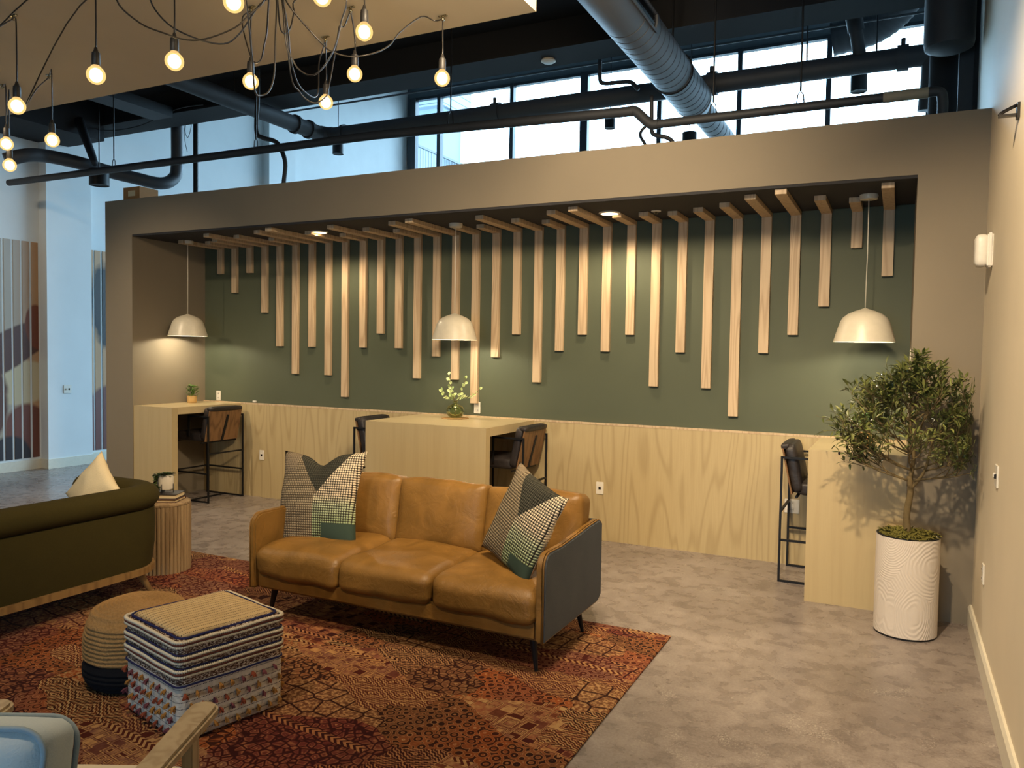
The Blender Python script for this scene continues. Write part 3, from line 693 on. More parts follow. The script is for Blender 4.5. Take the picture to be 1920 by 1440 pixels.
# throw pillows
def pillow_mesh(w, h, th, dent=0.0, n=26, seed=0):
    bm = B(); g = {}
    for side in (-1, 1):
        for i in range(n + 1):
            for j in range(n + 1):
                u = -1 + 2 * i / n; v = -1 + 2 * j / n
                edge = (i in (0, n)) or (j in (0, n))
                if side == 1 and edge: g[(1, i, j)] = g[(-1, i, j)]; continue
                x = u * w / 2 * (1 - 0.10 * (1 - v * v)) ; z = v * h / 2 * (1 - 0.10 * (1 - u * u))
                if dent and v > 0: z -= dent * v * v * math.exp(-(u + 0.02) ** 2 / 0.08)
                y = side * th / 2 * ((1 - u * u) * (1 - v * v)) ** 0.42
                if dent: y *= (1 - 0.25 * v * v * math.exp(-u * u / 0.12)) if v > 0 else 1
                nn = noise.noise_vector(Vector((u * 2 + seed, v * 2, side))) * 0.010
                g[(side, i, j)] = bm.verts.new((x + nn.x, y + nn.y, z + nn.z))
        for i in range(n):
            for j in range(n):
                a, b, c, d = g[(side, i, j)], g[(side, i + 1, j)], g[(side, i + 1, j + 1)], g[(side, i, j + 1)]
                bm.faces.new((a, b, c, d) if side == -1 else (d, c, b, a))
    return bm
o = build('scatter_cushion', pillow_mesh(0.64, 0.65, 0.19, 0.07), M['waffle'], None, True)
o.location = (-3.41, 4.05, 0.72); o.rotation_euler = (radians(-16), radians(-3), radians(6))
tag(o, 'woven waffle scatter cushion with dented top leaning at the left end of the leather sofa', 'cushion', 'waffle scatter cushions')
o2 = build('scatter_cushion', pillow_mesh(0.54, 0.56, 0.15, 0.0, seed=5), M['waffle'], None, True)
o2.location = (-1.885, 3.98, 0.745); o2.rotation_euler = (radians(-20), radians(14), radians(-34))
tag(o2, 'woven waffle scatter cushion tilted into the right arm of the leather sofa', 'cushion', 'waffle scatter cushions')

# ------------------------------------------------------------------ green curved sofa (back towards camera)
t = thing('green_sofa', 'olive green velvet sofa with curved rolled back, seen from behind', 'sofa', (-5.0, 2.9, RZ))
def upath(off, x_out=-4.47, y_end=3.86, y_start=1.55, x_front=-5.35, r=0.34, n=9):
    """plan outline of the back: from the near arm round to the far arm, offset inwards by off"""
    pts = []; R = max(r - off, 0.02)
    xo = x_out - off
    pts.append((x_front, y_start + off)); pts.append((xo - R - 0.2, y_start + off))
    for k in range(n + 1):
        a = -pi / 2 + (pi / 2) * k / n; pts.append((x_out - r + R * cos(a), y_start + r + R * sin(a)))
    for k in range(1, 6): pts.append((xo, y_start + r + (y_end - r - y_start - r) * k / 6))
    for k in range(n + 1):
        a = (pi / 2) * k / n; pts.append((x_out - r + R * cos(a), y_end - r + R * sin(a)))
    pts.append((xo - R - 0.2, y_end - off)); pts.append((x_front, y_end - off))
    return pts
def sweep(bm, prof, **kw):
    rows = []
    for off, z in prof: rows.append([bm.verts.new((x + 5.0, y - 2.9, z)) for x, y in upath(off, **kw)])
    m = len(prof)
    for i in range(m):
        a, b = rows[i], rows[(i + 1) % m]
        for k in range(len(a) - 1): bm.faces.new((a[k], a[k + 1], b[k + 1], b[k]))
    bm.faces.new([r[0] for r in rows]); bm.faces.new([r[-1] for r in rows][::-1])
bm = B(); sweep(bm, [(0.055, 0.21), (0.035, 0.35), (0.03, 0.5), (0.035, 0.60), (0.16, 0.62), (0.16, 0.21)]); build('back', bm, M['velvet'], t, True, auto=50)
prof = [(0.10 + 0.105 * cos(a), 0.675 + 0.082 * sin(a)) for a in [radians(q) for q in range(-150, 210, 24)]]
bm = B(); sweep(bm, [(0.105 - 0.105 * cos(a), 0.675 + 0.085 * sin(a)) for a in [2 * pi * q / 16 for q in range(16)]]); build('rolled_top', bm, M['velvet'], t, True, auto=60)
bm = B(); sweep(bm, [(0.035, 0.165), (0.035, 0.208), (0.075, 0.210), (0.14, 0.210), (0.14, 0.165)]); build('base_rail', bm, M['sofawood'], t, True, auto=40)
bm = B(); puffy(bm, 0.70, 1.9, 0.22, 0.06, 0.02, 10); bmesh.ops.translate(bm, verts=bm.verts, vec=(-0.02, -0.195, 0.34)); build('seat', bm, M['velvet'], t, True)
for x, y, dx, dy in ((-4.66, 3.64, 0.05, 0.08), (-4.66, 1.78, 0.05, -0.08), (-5.25, 3.66, -0.05, 0.08), (-5.25, 1.76, -0.05, -0.08)):
    bm = B(); tube(bm, [(x + 5, y - 2.9, 0.18), (x + 5 + dx, y - 2.9 + dy, 0.0)], [0.032, 0.014], 14); build('leg', bm, M['sofawood'], t, True, auto=40)
o = build('scatter_cushion', pillow_mesh(0.42, 0.42, 0.15, 0.0, 20, 9), M['cream_fabric'], None, True)
o.location = (-4.93, 3.52, 0.70); o.rotation_euler = (radians(-20), radians(38), radians(-14))
tag(o, 'cream linen scatter cushion propped behind the green sofa back', 'cushion')

# ------------------------------------------------------------------ fluted side table with books and planter
TX, TY = -5.01, 4.152
t = thing('side_table', 'round fluted oak drum side table beside the green sofa', 'side table', (TX, TY, RZ))
bm = B(); N = 40; prof = []
ring = []
for k in range(N * 8):
    a = 2 * pi * k / (N * 8); r = 0.186 + 0.014 * abs(sin(a * N / 2)) ** 0.6; ring.append((r * cos(a), r * sin(a)))
prism(bm, ring, 2, 0.0, 0.505); build('fluted_drum', bm, M['oak'], t, True, auto=30)
bm = B(); lathe(bm, [(0, 0.505), (0.19, 0.505), (0.196, 0.508), (0.196, 0.522), (0.188, 0.528), (0, 0.528)], 64, caps=False); build('top', bm, M['oak'], t, True, auto=40)
TZ = RZ + 0.528
def book(label, x, y, z, w, d, h, rz, cov):
    t = thing('book', label, 'book', (x, y, z), rz, 'books on the side table')
    bm = B(); box(bm, -w / 2 + 0.006, w / 2 - 0.006, -d / 2 + 0.006, d / 2 - 0.003, 0.004, h - 0.004); build('pages', bm, M['paper'], t)
    bm = B(); box(bm, -w / 2, w / 2, -d / 2, d / 2, 0, 0.004); box(bm, -w / 2, w / 2, -d / 2, d / 2, h - 0.004, h); box(bm, -w / 2, w / 2, d / 2 - 0.004, d / 2, 0, h); build('cover', bm, M[cov], t)
book('pale book with dark red edge, bottom one on the fluted side table', TX + 0.0, TY + 0.0, TZ, 0.27, 0.20, 0.022, radians(28), 'bookcover2')
book('black covered book under the white planter on the fluted side table', TX - 0.01, TY + 0.02, TZ + 0.022, 0.25, 0.185, 0.034, radians(28), 'bookcover')
PZ = TZ + 0.056
t = thing('pot_plant', 'white cylinder pot on black wire stand with trailing green plant', 'plant', (TX - 0.005, TY + 0.03, PZ))
bm = B(); lathe(bm, [(0, 0.028), (0.055, 0.028), (0.058, 0.034), (0.058, 0.138), (0.053, 0.138), (0.053, 0.12), (0, 0.12)], 48, caps=False); build('pot', bm, M['ceramic'], t, True, auto=40)
bm = B()
for k in range(4):
    a = radians(20) + k * pi / 2; x, y = 0.061 * cos(a), 0.061 * sin(a); tube(bm, [(x, y, 0.0), (x, y, 0.07)], 0.0025, 6)
for k in range(2):
    a = radians(20) + k * pi / 2; tube(bm, [(0.061 * cos(a), 0.061 * sin(a), 0.025), (-0.061 * cos(a), -0.061 * sin(a), 0.025)], 0.0025, 6)
build('wire_stand', bm, M['blackmetal'], t)
bm = B(); lathe(bm, [(0, 0.121), (0.052, 0.121), (0, 0.124)], 24, caps=False); build('soil', bm, M['soil'], t)
def leafq(bm, p, d, up, L, W, bend=0.15):
    d = d.normalized(); s = d.cross(up)
    if s.length < 1e-4: s = d.cross(Vector((1, 0, 0)))
    s.normalize(); n = s.cross(d)
    a = bm.verts.new(p); m1 = p + d * L * 0.45; m2 = p + d * L * 0.78 - n * L * bend * 0.5
    b = bm.verts.new(m1 + s * W / 2 + n * W * 0.12); c = bm.verts.new(m1 - s * W / 2 + n * W * 0.12)
    b2 = bm.verts.new(m2 + s * W * 0.34); c2 = bm.verts.new(m2 - s * W * 0.34); m = bm.verts.new(m1 - n * W * 0.05)
    e = bm.verts.new(p + d * L - n * L * bend)
    bm.faces.new((a, b, m)); bm.faces.new((a, m, c)); bm.faces.new((m, b, b2, e)); bm.faces.new((m, e, c2, c))
def rv(): return Vector((random.uniform(-1, 1), random.uniform(-1, 1), random.uniform(-1, 1)))
bm = B(); R0 = random.Random(3)
for k in range(150):
    a = R0.uniform(0, 2 * pi); r = R0.uniform(0, 0.055); leafq(bm, Vector((r * cos(a), r * sin(a), 0.123 + R0.uniform(0, 0.02))), Vector((cos(a), sin(a), R0.uniform(0, 0.8))), Vector((0, 0, 1)), 0.03, 0.018)
for s in range(9):
    a = radians(180 + 35 + R0.uniform(-38, 38)); p = Vector((0.055 * cos(a), 0.055 * sin(a), 0.135)); q = 0
    for k in range(26):
        z = 0.14 - k * 0.0052; rr = 0.062 + 0.012 * sin(k * 0.5 + s)
        p = Vector((rr * cos(a + 0.02 * k * (s % 3 - 1)), rr * sin(a + 0.02 * k * (s % 3 - 1)), z))
        leafq(bm, p, Vector((cos(a) + R0.uniform(-1, 1), sin(a) + R0.uniform(-1, 1), R0.uniform(-0.6, 0.3))), Vector((0, 0, 1)), 0.028, 0.018)
build('foliage', bm, M['ivy'], t)

# ------------------------------------------------------------------ jute pouf
t = thing('round_pouf', 'round braided jute pouf with navy lower band', 'pouf', (-3.46, 2.72, RZ))
def ridged(z0, z1, rf, step):
    out = []; z = z0; n = int((z1 - z0) / step)
    for k in range(n):
        for q in range(5):
            zz = z0 + (k + q / 5) * step; out.append((rf(zz) + 0.008 * sin(pi * q / 5), zz))
    out.append((rf(z1), z1)); return out
def rp(z):
    if z < 0.08: return 0.215 + 0.04 * sin(z / 0.08 * pi / 2)
    if z < 0.26: return 0.255 - 0.008 * (z - 0.08) / 0.18
    return 0.247 - 0.02 * ((z - 0.26) / 0.09)
bm = B(); lathe(bm, [(0, 0.0), (0.2, 0.0)] + ridged(0.004, 0.145, rp, 0.0235), 96, caps=False); build('lower_band', bm, M['navy'], t, True, label='navy blue lower band')
bm = B(); pr = ridged(0.145, 0.345, rp, 0.020)
k = 0; nr = 11
for i in range(nr * 5 + 1):
    f = i / (nr * 5); a = f
    r = 0.227 * (1 - f); z = 0.345 + 0.062 * (1 - (1 - f) ** 2) ** 0.45
    pr.append((max(r, 0.0), z + 0.007 * abs(sin(pi * i / 5))))
lathe(bm, pr, 96, caps=False)
for v in bm.verts: v.co += noise.noise_vector(v.co * 9) * 0.006
build('body', bm, M['jute'], t, True)

# ------------------------------------------------------------------ square woven ottoman
ang = radians(-14)
OC = Vector((-2.895, 2.63, RZ))
t = thing('woven_ottoman', 'square striped woven ottoman with rope trims and rust tassels', 'ottoman', OC, ang)
W2 = 0.262; OH = 0.455
bm = B(); puffy(bm, 2 * W2 - 0.01, 2 * W2 - 0.01, OH, 0.03, 0.0, 16, 0.006, 3); bmesh.ops.translate(bm, verts=bm.verts, vec=(0, 0, OH / 2)); build('body', bm, M['wool'], t, True)
bm = B(); puffy(bm, 2 * W2 - 0.07, 2 * W2 - 0.07, 0.03, 0.014, 0.004, 12, 0.003, 4); bmesh.ops.translate(bm, verts=bm.verts, vec=(0, 0, OH - 0.004)); build('top_panel', bm, M['straw'], t, True)
def rrect(hw_, r, n_side=60, n_c=8):
    pts = []
    for q in range(4):
        a0 = q * pi / 2; cx, cy = [(1, 1), (-1, 1), (-1, -1), (1, -1)][q]; cx *= hw_ - r; cy *= hw_ - r
        for k in range(n_c): a = a0 + k * pi / 2 / n_c; pts.append(Vector((cx + r * cos(a), cy + r * sin(a), 0)))
        a = a0 + pi / 2; s = Vector((cx + r * cos(a), cy + r * sin(a), 0)); q2 = (q + 1) % 4
        cx2, cy2 = [(1, 1), (-1, 1), (-1, -1), (1, -1)][q2]; cx2 *= hw_ - r; cy2 *= hw_ - r
        e = Vector((cx2 + r * cos(a), cy2 + r * sin(a), 0))
        for k in range(n_side): pts.append(s.lerp(e, k / n_side))
    return pts
def rope(name, z, rad, mat, beads=True, hw_=W2, wob=0.003):
    pts = rrect(hw_, 0.035, 150 if beads else 24, 18 if beads else 8); bm = B()
    out = []
    for i, p in enumerate(pts):
        nz = noise.noise(Vector((p.x * 7, p.y * 7, z * 31))) * wob
        out.append(p + Vector((0, 0, z + nz * 1.6)))
    rr = [rad * (1.0 + (0.34 * (1 if i % 3 == 1 else -0.5))) if beads else rad for i in range(len(out))]
    tube(bm, out, rr, 6, closed=True); return build(name, bm, M[mat], t, True)
for zt in (0.443, 0.345, 0.300) if False else (0.442, 0.374, 0.312):
    rope('rope_trim', zt, 0.0072, 'rope'); rope('rope_trim', zt - 0.0115, 0.0060, 'ropebrown', False, W2 + 0.001); rope('rope_trim', zt - 0.022, 0.0064, 'rope')
    if zt < 0.44: rope('cord_trim', zt + 0.013, 0.0035, 'navycord', False, W2 - 0.001)
rope('cord_trim', 0.452, 0.006, 'navycord', False, W2 - 0.022); rope('cord_trim', 0.248, 0.0045, 'navycord', False, W2 - 0.001)
def tassel_bm(bm, p, nrm, R_):
    for k in range(7):
        d = nrm * R_.uniform(0.5, 1.0) + Vector((R_.uniform(-.5, .5), R_.uniform(-.5, .5), -0.75 + R_.uniform(-.3, .2)))
        tube(bm, [p, p + d.normalized() * 0.014 + nrm * 0.006, p + d.normalized() * R_.uniform(0.022, 0.032)], [0.004, 0.0052, 0.0025], 5)
R1 = random.Random(5); hid = B()
for row, z in enumerate((0.215, 0.16, 0.105, 0.05)):
    for sd in range(4):
        nrm = [Vector((0, -1, 0)), Vector((-1, 0, 0)), Vector((0, 1, 0)), Vector((1, 0, 0))][sd]
        tg = Vector((0, 0, 1)).cross(nrm)
        for k in range(9):
            p = nrm * (W2 - 0.004) + tg * ((k - 4 + 0.5 * (row % 2) - 0.25) * 0.054) + Vector((0, 0, z + R1.uniform(-.006, .006)))
            if sd in (2,): tassel_bm(hid, p, nrm, R1); continue
            if sd == 1 and k > 8: continue
            if sd in (0, 1, 3):
                if (sd == 3 and row > 2): tassel_bm(hid, p, nrm, R1); continue
                b = B(); tassel_bm(b, p, nrm, R1); build('tassel', b, M[R1.choice(('tassel1', 'tassel1', 'tassel2', 'tassel3'))], t)
build('tassels_rear', hid, M['tassel2'], t, kind='stuff')

# ------------------------------------------------------------------ armchair in the foreground (front = local +y)
fw = Vector((-0.45, 0.893, 0)).normalized(); ac = Vector((-2.13, 1.535, RZ)); rz = math.atan2(fw.y, fw.x) - pi / 2
t = thing('armchair', 'wooden armchair with pale blue cushion in the bottom left foreground', 'armchair', ac, rz)
for s in (-1, 1):
    bm = B(); pl = []
    ins, outs = 0.035, 0.045
    plan = [(-outs, -0.78), (-outs, -0.10), (-outs * 1.0, -0.04)] + [(0.0 - 0.045 * cos(a), 0.0 + 0.045 * sin(a)) for a in [pi * k / 8 for k in range(0, 9)]] + [(outs, -0.04), (outs * 0.8, -0.3), (outs * 0.7, -0.78)]
    prism(bm, [(x + s * 0.31, y) for x, y in plan], 2, 0.585, 0.62, 0.009); build('armrest', bm, M['darkoak'], t, True, auto=40)
    for y, n_ in ((-0.09, 'front'), (-0.72, 'rear')):
        bm = B(); prism(bm, [(s * 0.31 - 0.016, y - 0.028), (s * 0.31 + 0.016, y - 0.028), (s * 0.31 + 0.016, y + 0.028), (s * 0.31 - 0.016, y + 0.028)], 2, 0.0, 0.585, 0.005); build('leg', bm, M['darkoak'], t)
    bm = B(); box(bm, s * 0.31 - 0.014, s * 0.31 + 0.014, -0.72, -0.09, 0.25, 0.31, 0.004); build('side_rail', bm, M['darkoak'], t)
bm = B(); box(bm, -0.30, 0.30, -0.12, -0.09, 0.24, 0.31, 0.004); build('front_rail', bm, M['darkoak'], t)
bm = B(); box(bm, -0.30, 0.30, -0.84, -0.80, 0.24, 0.70, 0.01); build('back_rest_frame', bm, M['darkoak'], t)
def boxcushion(name, w, d, h, mtx, matn, crown, rad=0.03, cs=0.0):
    bm = B(); puffy(bm, w, d, h, rad, crown, 14, 0.006, 2, crown_side=cs); bm.transform(mtx); c = build(name, bm, M[matn], t, True)
    return c
cs = boxcushion('seat_cushion', 0.56, 0.66, 0.13, Matrix.Translation((0, -0.36, 0.40)), 'whitecloth', 0.012)
bm = B(); pts = [Vector((p.x * 0.28 / 0.262, p.y * 0.33 / 0.262 - 0.36, 0.445)) for p in rrect(0.262, 0.04, 8)]; tube(bm, pts, 0.006, 8, closed=True); build('piping', bm, M['piping'], cs, True)
mt = Matrix.Translation((-0.03, -0.62, 0.635)) @ Matrix.Rotation(-0.25, 4, 'X')
cb = boxcushion('back_cushion', 0.50, 0.15, 0.44, mt, 'bluecloth', 0.0, 0.045, 0.03)
for yy in (-0.068, 0.068):
    bm = B(); pts = [mt @ Vector((p.x * 0.245 / 0.262, yy, p.y * 0.215 / 0.262)) for p in rrect(0.262, 0.07, 8)]; tube(bm, pts, 0.007, 8, closed=True); build('piping', bm, M['piping'], cb, True)

# ------------------------------------------------------------------ planter with olive tree
PX, PY, PR, PH = 0.085, 5.44, 0.18, 0.62
t = thing('potted_olive_tree', 'artificial olive tree in a tall white textured cylinder planter', 'potted tree', (PX, PY, 0))
bm = B(); lathe(bm, [(0, 0.012), (PR, 0.012), (PR, PH - 0.006), (PR - 0.012, PH - 0.006), (PR - 0.012, PH - 0.04), (0, PH - 0.04)], 96, caps=False); build('planter', bm, M['planter'], t, True, auto=40)
bm = B(); lathe(bm, [(0, 0), (PR - 0.002, 0), (PR - 0.002, 0.012), (0, 0.012)], 64, caps=False); build('base_ring', bm, M['blackmetal'], t, True, auto=40); bm = B(); lathe(bm, [(PR - 0.013, PH - 0.012), (PR - 0.001, PH - 0.007), (PR - 0.001, PH), (PR - 0.013, PH)], 64, caps=False); build('rim', bm, M['blackmetal'], t, True, auto=40)
bm = B(); R2 = random.Random(11)
lathe(bm, [(0, PH + 0.02), (0.08, PH + 0.015), (0.15, PH), (0.167, PH - 0.02), (0, PH - 0.03)], 40, caps=False)
for k in range(420):
    a = R2.uniform(0, 2 * pi); r = 0.165 * sqrt(R2.random()); p = Vector((r * cos(a), r * sin(a), PH + 0.018 - 0.02 * (r / 0.165) ** 2))
    leafq(bm, p, Vector((R2.uniform(-1, 1), R2.uniform(-1, 1), R2.uniform(0, 0.7))), Vector((0, 0, 1)), 0.035, 0.014, 0.4)
build('moss', bm, M['moss'], t, kind='stuff')
trunkb = B(); leafb = B(); ol = []
tube(trunkb, sm([(0, 0, PH - 0.02), (-0.012, 0.0, PH + 0.12), (0.004, 0, PH + 0.26), (-0.004, 0, PH + 0.36)], 4), [0.021 - 0.0003 * i for i in range(13)], 10)
R3 = random.Random(21)
def branch(p, d, L, r, depth):
    n = 5; pts = [p]; q = p.copy(); dd = d.normalized()
    for k in range(n):
        dd = (dd + Vector((R3.uniform(-.25, .25), R3.uniform(-.25, .25), R3.uniform(-.12, .22)))).normalized(); q = q + dd * L / n; pts.append(q.copy())
    tube(trunkb, pts, [r * (1 - 0.12 * i) for i in range(len(pts))], 6)
    if depth > 0:
        for k in range(2, n + 1):
            for _ in range(2 if depth == 2 else 1):
                nd = (dd + Vector((R3.uniform(-1, 1), R3.uniform(-1, 1), R3.uniform(-0.5, 0.9))) * 0.95).normalized()
                branch(pts[k], nd, L * R3.uniform(0.38, 0.6), r * 0.5, depth - 1)
    if depth <= 1:
        for k in range(1, len(pts)):
            for _ in range(2):
                ld = (dd * 0.8 + Vector((R3.uniform(-1, 1), R3.uniform(-1, 1), R3.uniform(-0.6, 0.9)))).normalized()
                if (depth == 0 or k > 2) and R3.random() < 0.36: leafq(leafb, pts[k] + rv() * 0.004, ld, Vector((R3.uniform(-.6, .6), R3.uniform(-.6, .6), 1)), R3.uniform(0.042, 0.066), R3.uniform(0.012, 0.018), R3.uniform(0, 0.35))
        if depth == 0 and R3.random() < 0.12 and len(ol) < 16: ol.append(pts[-1] + Vector((0, 0, -0.012)))
fork = Vector((-0.004, 0, PH + 0.30))
lead = sm([fork, (0.015, 0.0, PH + 0.50), (-0.01, 0.0, PH + 0.70), (0.015, 0.0, PH + 0.88)], 5)
tube(trunkb, lead, [0.014 - 0.0006 * i for i in range(len(lead))], 8)
side = sm([fork - Vector((0, 0, 0.03)), fork + Vector((0.08, -0.01, 0.10)), fork + Vector((0.12, 0, 0.30))], 5)
tube(trunkb, side, [0.011 - 0.0005 * i for i in range(len(side))], 8)
def lp(z): return Vector((0.002, 0, PH + z))
for z, L, az, angs in ((0.33, 0.34, 0.28, (178, 215, 330)), (0.40, 0.36, 0.45, (160, 195, 20, 265)), (0.50, 0.34, 0.55, (185, 140, 240, 80)),
                       (0.60, 0.29, 0.7, (10, 170, 210, 300)), (0.70, 0.24, 0.8, (150, 30, 200, 260)), (0.80, 0.18, 1.2, (10, 120, 190, 280)), (0.87, 0.16, 3.0, (90,))):
    for ax in angs:
        a = radians(ax); branch(lp(z), Vector((cos(a), sin(a) * 0.75, az)), L, 0.0065, 2)
for i, az, angs in ((5, 0.4, (-5, -50)), (8, 0.6, (10, 60)), (10, 1.0, (-20,))):
    for ax in angs: a = radians(ax); branch(side[i], Vector((cos(a), sin(a) * 0.75, az)), 0.26, 0.0055, 2)
# keep foliage out of the walls
def squeeze(b, pad=0.0):
    for v in b.verts:
        lim = XW - PX - 0.02
        if v.co.x > lim * 0.8: v.co.x = lim * 0.8 + (v.co.x - lim * 0.8) * 0.25
        if v.co.x > lim: v.co.x = lim
        limy = YF - PY - 0.02
        if v.co.y > limy * 0.6: v.co.y = limy * 0.6 + (v.co.y - limy * 0.6) * 0.3
        if v.co.y > limy: v.co.y = limy
squeeze(trunkb); squeeze(leafb)
print('LEAVES', len(leafb.faces) // 4)
build('trunk', trunkb, M['bark'], t, True); build('foliage', leafb, M['leaf'], t)
for p in ol:
    if p.y > 0.2 or p.x > 0.36: continue
    bm = B(); bmesh.ops.create_uvsphere(bm, u_segments=10, v_segments=8, radius=0.0085, matrix=Matrix.Translation(p) @ Matrix.Diagonal((1, 1, 1.35, 1))); build('olive', bm, M['olive'], t, True)

# ------------------------------------------------------------------ things on the counters
CT = 1.067
def small_plant(label, x, y, s=1.0, seed=1):
    t = thing('small_pot_plant', label, 'plant', (x, y, CT), 0, 'small succulents in tan pots')
    bm = B(); lathe(bm, [(0, 0), (0.034 * s, 0), (0.040 * s, 0.006), (0.042 * s, 0.05 * s), (0.040 * s, 0.064 * s), (0.035 * s, 0.064 * s), (0.034 * s, 0.055 * s), (0, 0.055 * s)], 32, caps=False); build('pot', bm, M['tanpot'], t, True, auto=50)
    bm = B(); R = random.Random(seed)
    for k in range(90):
        a = R.uniform(0, 2 * pi); z = R.uniform(0.06, 0.15) * s; r = 0.045 * s * (1 - (z / s - 0.09) ** 2 * 60) * R.random()
        leafq(bm, Vector((r * cos(a), r * sin(a), z)), Vector((cos(a), sin(a), R.uniform(0.2, 1.2))), Vector((0, 0, 1)), 0.035 * s, 0.018 * s, 0.2)
    build('foliage', bm, M['succ'], t); return t
small_plant('tiny green succulent in a tan pot on the left counter', -7.30, 6.45, 1.3, 1)
small_plant('green succulent in a tan pot on the right counter behind the olive branches', -0.222, 6.33, 1.45, 2)
t = thing('cork_coaster', 'round woven mat under the glass vase', 'placemat', (-3.79, 6.46, CT))
bm = B(); lathe(bm, [(0, 0), (0.115, 0), (0.118, 0.003), (0.11, 0.008), (0, 0.008)], 48, caps=False); build('mat', bm, M['jute'], t, True, auto=40)
bm = B()
for k in range(28):
    a = 2 * pi * k / 28; c = Vector((0.118 * cos(a), 0.118 * sin(a), 0.004)); tube(bm, [c + Vector((0.011 * cos(b), 0.011 * sin(b), 0)) for b in [2 * pi * q / 8 for q in range(8)]], 0.003, 5, closed=True)
build('loop_edge', bm, M['jute'], t, True)
t = thing('glass_vase', 'squat green glass vase with small neck on the middle counter', 'vase', (-3.79, 6.46, CT + 0.009))
ov = [(0, 0.004), (0.045, 0.002), (0.07, 0.018), (0.086, 0.05), (0.086, 0.078), (0.07, 0.108), (0.04, 0.126), (0.022, 0.134), (0.019, 0.145), (0.026, 0.160), (0.024, 0.162), (0.016, 0.146)]
inv = [(0.018, 0.134), (0.037, 0.121), (0.066, 0.104), (0.081, 0.077), (0.081, 0.052), (0.066, 0.023), (0.042, 0.009), (0, 0.009)]
bm = B(); lathe(bm, ov + inv, 48, caps=False); build('vase_body', bm, M['vaseglass'], t, True)
t = thing('eucalyptus_stems', 'pale green eucalyptus sprigs standing in the glass vase', 'branches', (-3.79, 6.46, CT + 0.012))
R4 = random.Random(4); k = 0
ends = [((-0.30, 0.0, 0.22), 0), ((-0.13, 0.0, 0.34), 0), ((0.20, -0.02, 0.30), 0), ((0.30, 0.0, 0.20), 0), ((-0.06, -0.05, 0.40), 0), ((0.09, 0.03, 0.31), 0)]
ends = [((-0.16, 0.0, 0.255), 0), ((-0.09, 0.02, 0.42), 0), ((0.12, 0.0, 0.39), 0), ((0.27, 0.02, 0.29), 0), ((-0.05, -0.04, 0.30), 0)]
for (e, _) in ends:
    e = Vector(e); st_ = Vector((0.01 * R4.uniform(-1, 1), 0, 0.02)); mid = Vector((e.x * 0.25, e.y * 0.25, 0.19))
    path = sm([st_, Vector((0.0, 0, 0.135)), mid, e * 0.6 + Vector((0, 0, e.z * 0.1)), e], 6)
    bm = B(); tube(bm, path, 0.0022, 6)
    sp = build('stem', bm, M['bark'], t, True)
    bm = B()
    for i in range(11, len(path), 2):
        T = (path[i] - path[i - 1]).normalized()
        for s in (-1, 1):
            d = (T * 0.5 + Vector((R4.uniform(-.5, .5), R4.uniform(-1, .4), R4.uniform(-.5, .7))) + Vector((0, 0, 0.4)).cross(T) * s * 2).normalized()
            leafq(bm, path[i], d, Vector((0, -1, 0.4)), R4.uniform(0.034, 0.044), R4.uniform(0.028, 0.036), 0.1)
    build('leaves', bm, M['euc'], sp)

# ------------------------------------------------------------------ cardboard box on top of the alcove
t = thing('cardboard_box', 'brown cardboard box lying on top of the alcove at left', 'box', (-7.55, 5.98, TOP))
bm = B(); box(bm, -0.13, 0.13, -0.12, 0.12, 0, 0.15, 0.002, 1); build('carton', bm, M['cardboard'], t)
bm = B(); box(bm, -0.05, 0.06, -0.121, -0.12, 0.05, 0.11); build('label', bm, M['paper'], t)

# ------------------------------------------------------------------ services under the dark ceiling
def zx(slope, Y): return 1.72 + slope * Y
# big drain pipe
t = thing('drain_pipe', 'thick dark grey horizontal pipe crossing in front of the clerestory windows', 'pipe', (0, 8.3, zx(.338, 8.3)))
ZA = zx(.338, 8.3)
xr = at(1738, 120, 1, 8.3).x; xe = xr - 0.05
bm = B(); tube(bm, [(-6.85, 0, 0), (xe, 0, 0)], 0.098, 24); tube(bm, sm([(xe - 0.02, 0, 0), (xe + 0.08, 0, -0.02), (xe + 0.10, 0.02, -0.16), (xe + 0.08, 0.06, -0.5)], 5), 0.098, 20); build('main_run', bm, M['pipe'], t, True, auto=40)
for u in (932, 1335, 1690, 1270):
    x = at(u, 190, 1, 8.3).x; bm = B(); tube(bm, [(x - 0.05, 0, 0), (x + 0.05, 0, 0)], 0.118, 24); tube(bm, [(x, -0.06, 0.10), (x, -0.06, 0.16)], 0.02, 8); build('coupling', bm, M['pipe'], t, True, auto=40)
bm = B(); tube(bm, sm([(-6.78, 0, 0), (-6.86, -0.03, 0), (-6.9, -0.12, 0)], 5), 0.106, 20); tube(bm, [(-6.9, -0.1, 0), (-6.9, -7.5, 0)], 0.098, 24); build('branch_run', bm, M['pipe'], t, True, auto=40)
for x, y in ((-6.9, -0.35), (-6.9, -0.6), (-6.6, 0)):
    bm = B(); tube(bm, [(x, y - 0.02, 0), (x, y + 0.02, 0)] if y < 0 else [(x - .02, 0, 0), (x + .02, 0, 0)], 0.118, 24); build('coupling', bm, M['pipe'], t, True, auto=40)
for u in (600, 845, 1510, 1640):
    x = at(u, 200, 1, 8.3).x if u > 620 else -6.9
    yy_ = 0.0 if u > 620 else -1.6
    bm = B(); tube(bm, [(x, yy_, 0.1), (x, yy_, (7.94 if u > 620 else 4.94) - ZA)], 0.008, 6); tube(bm, [(x, yy_ + 0.02, 0.1), (x + 0.02, yy_, 0.09)], 0.012, 6); build('hanger_rod', bm, M['blackmetal'], t)
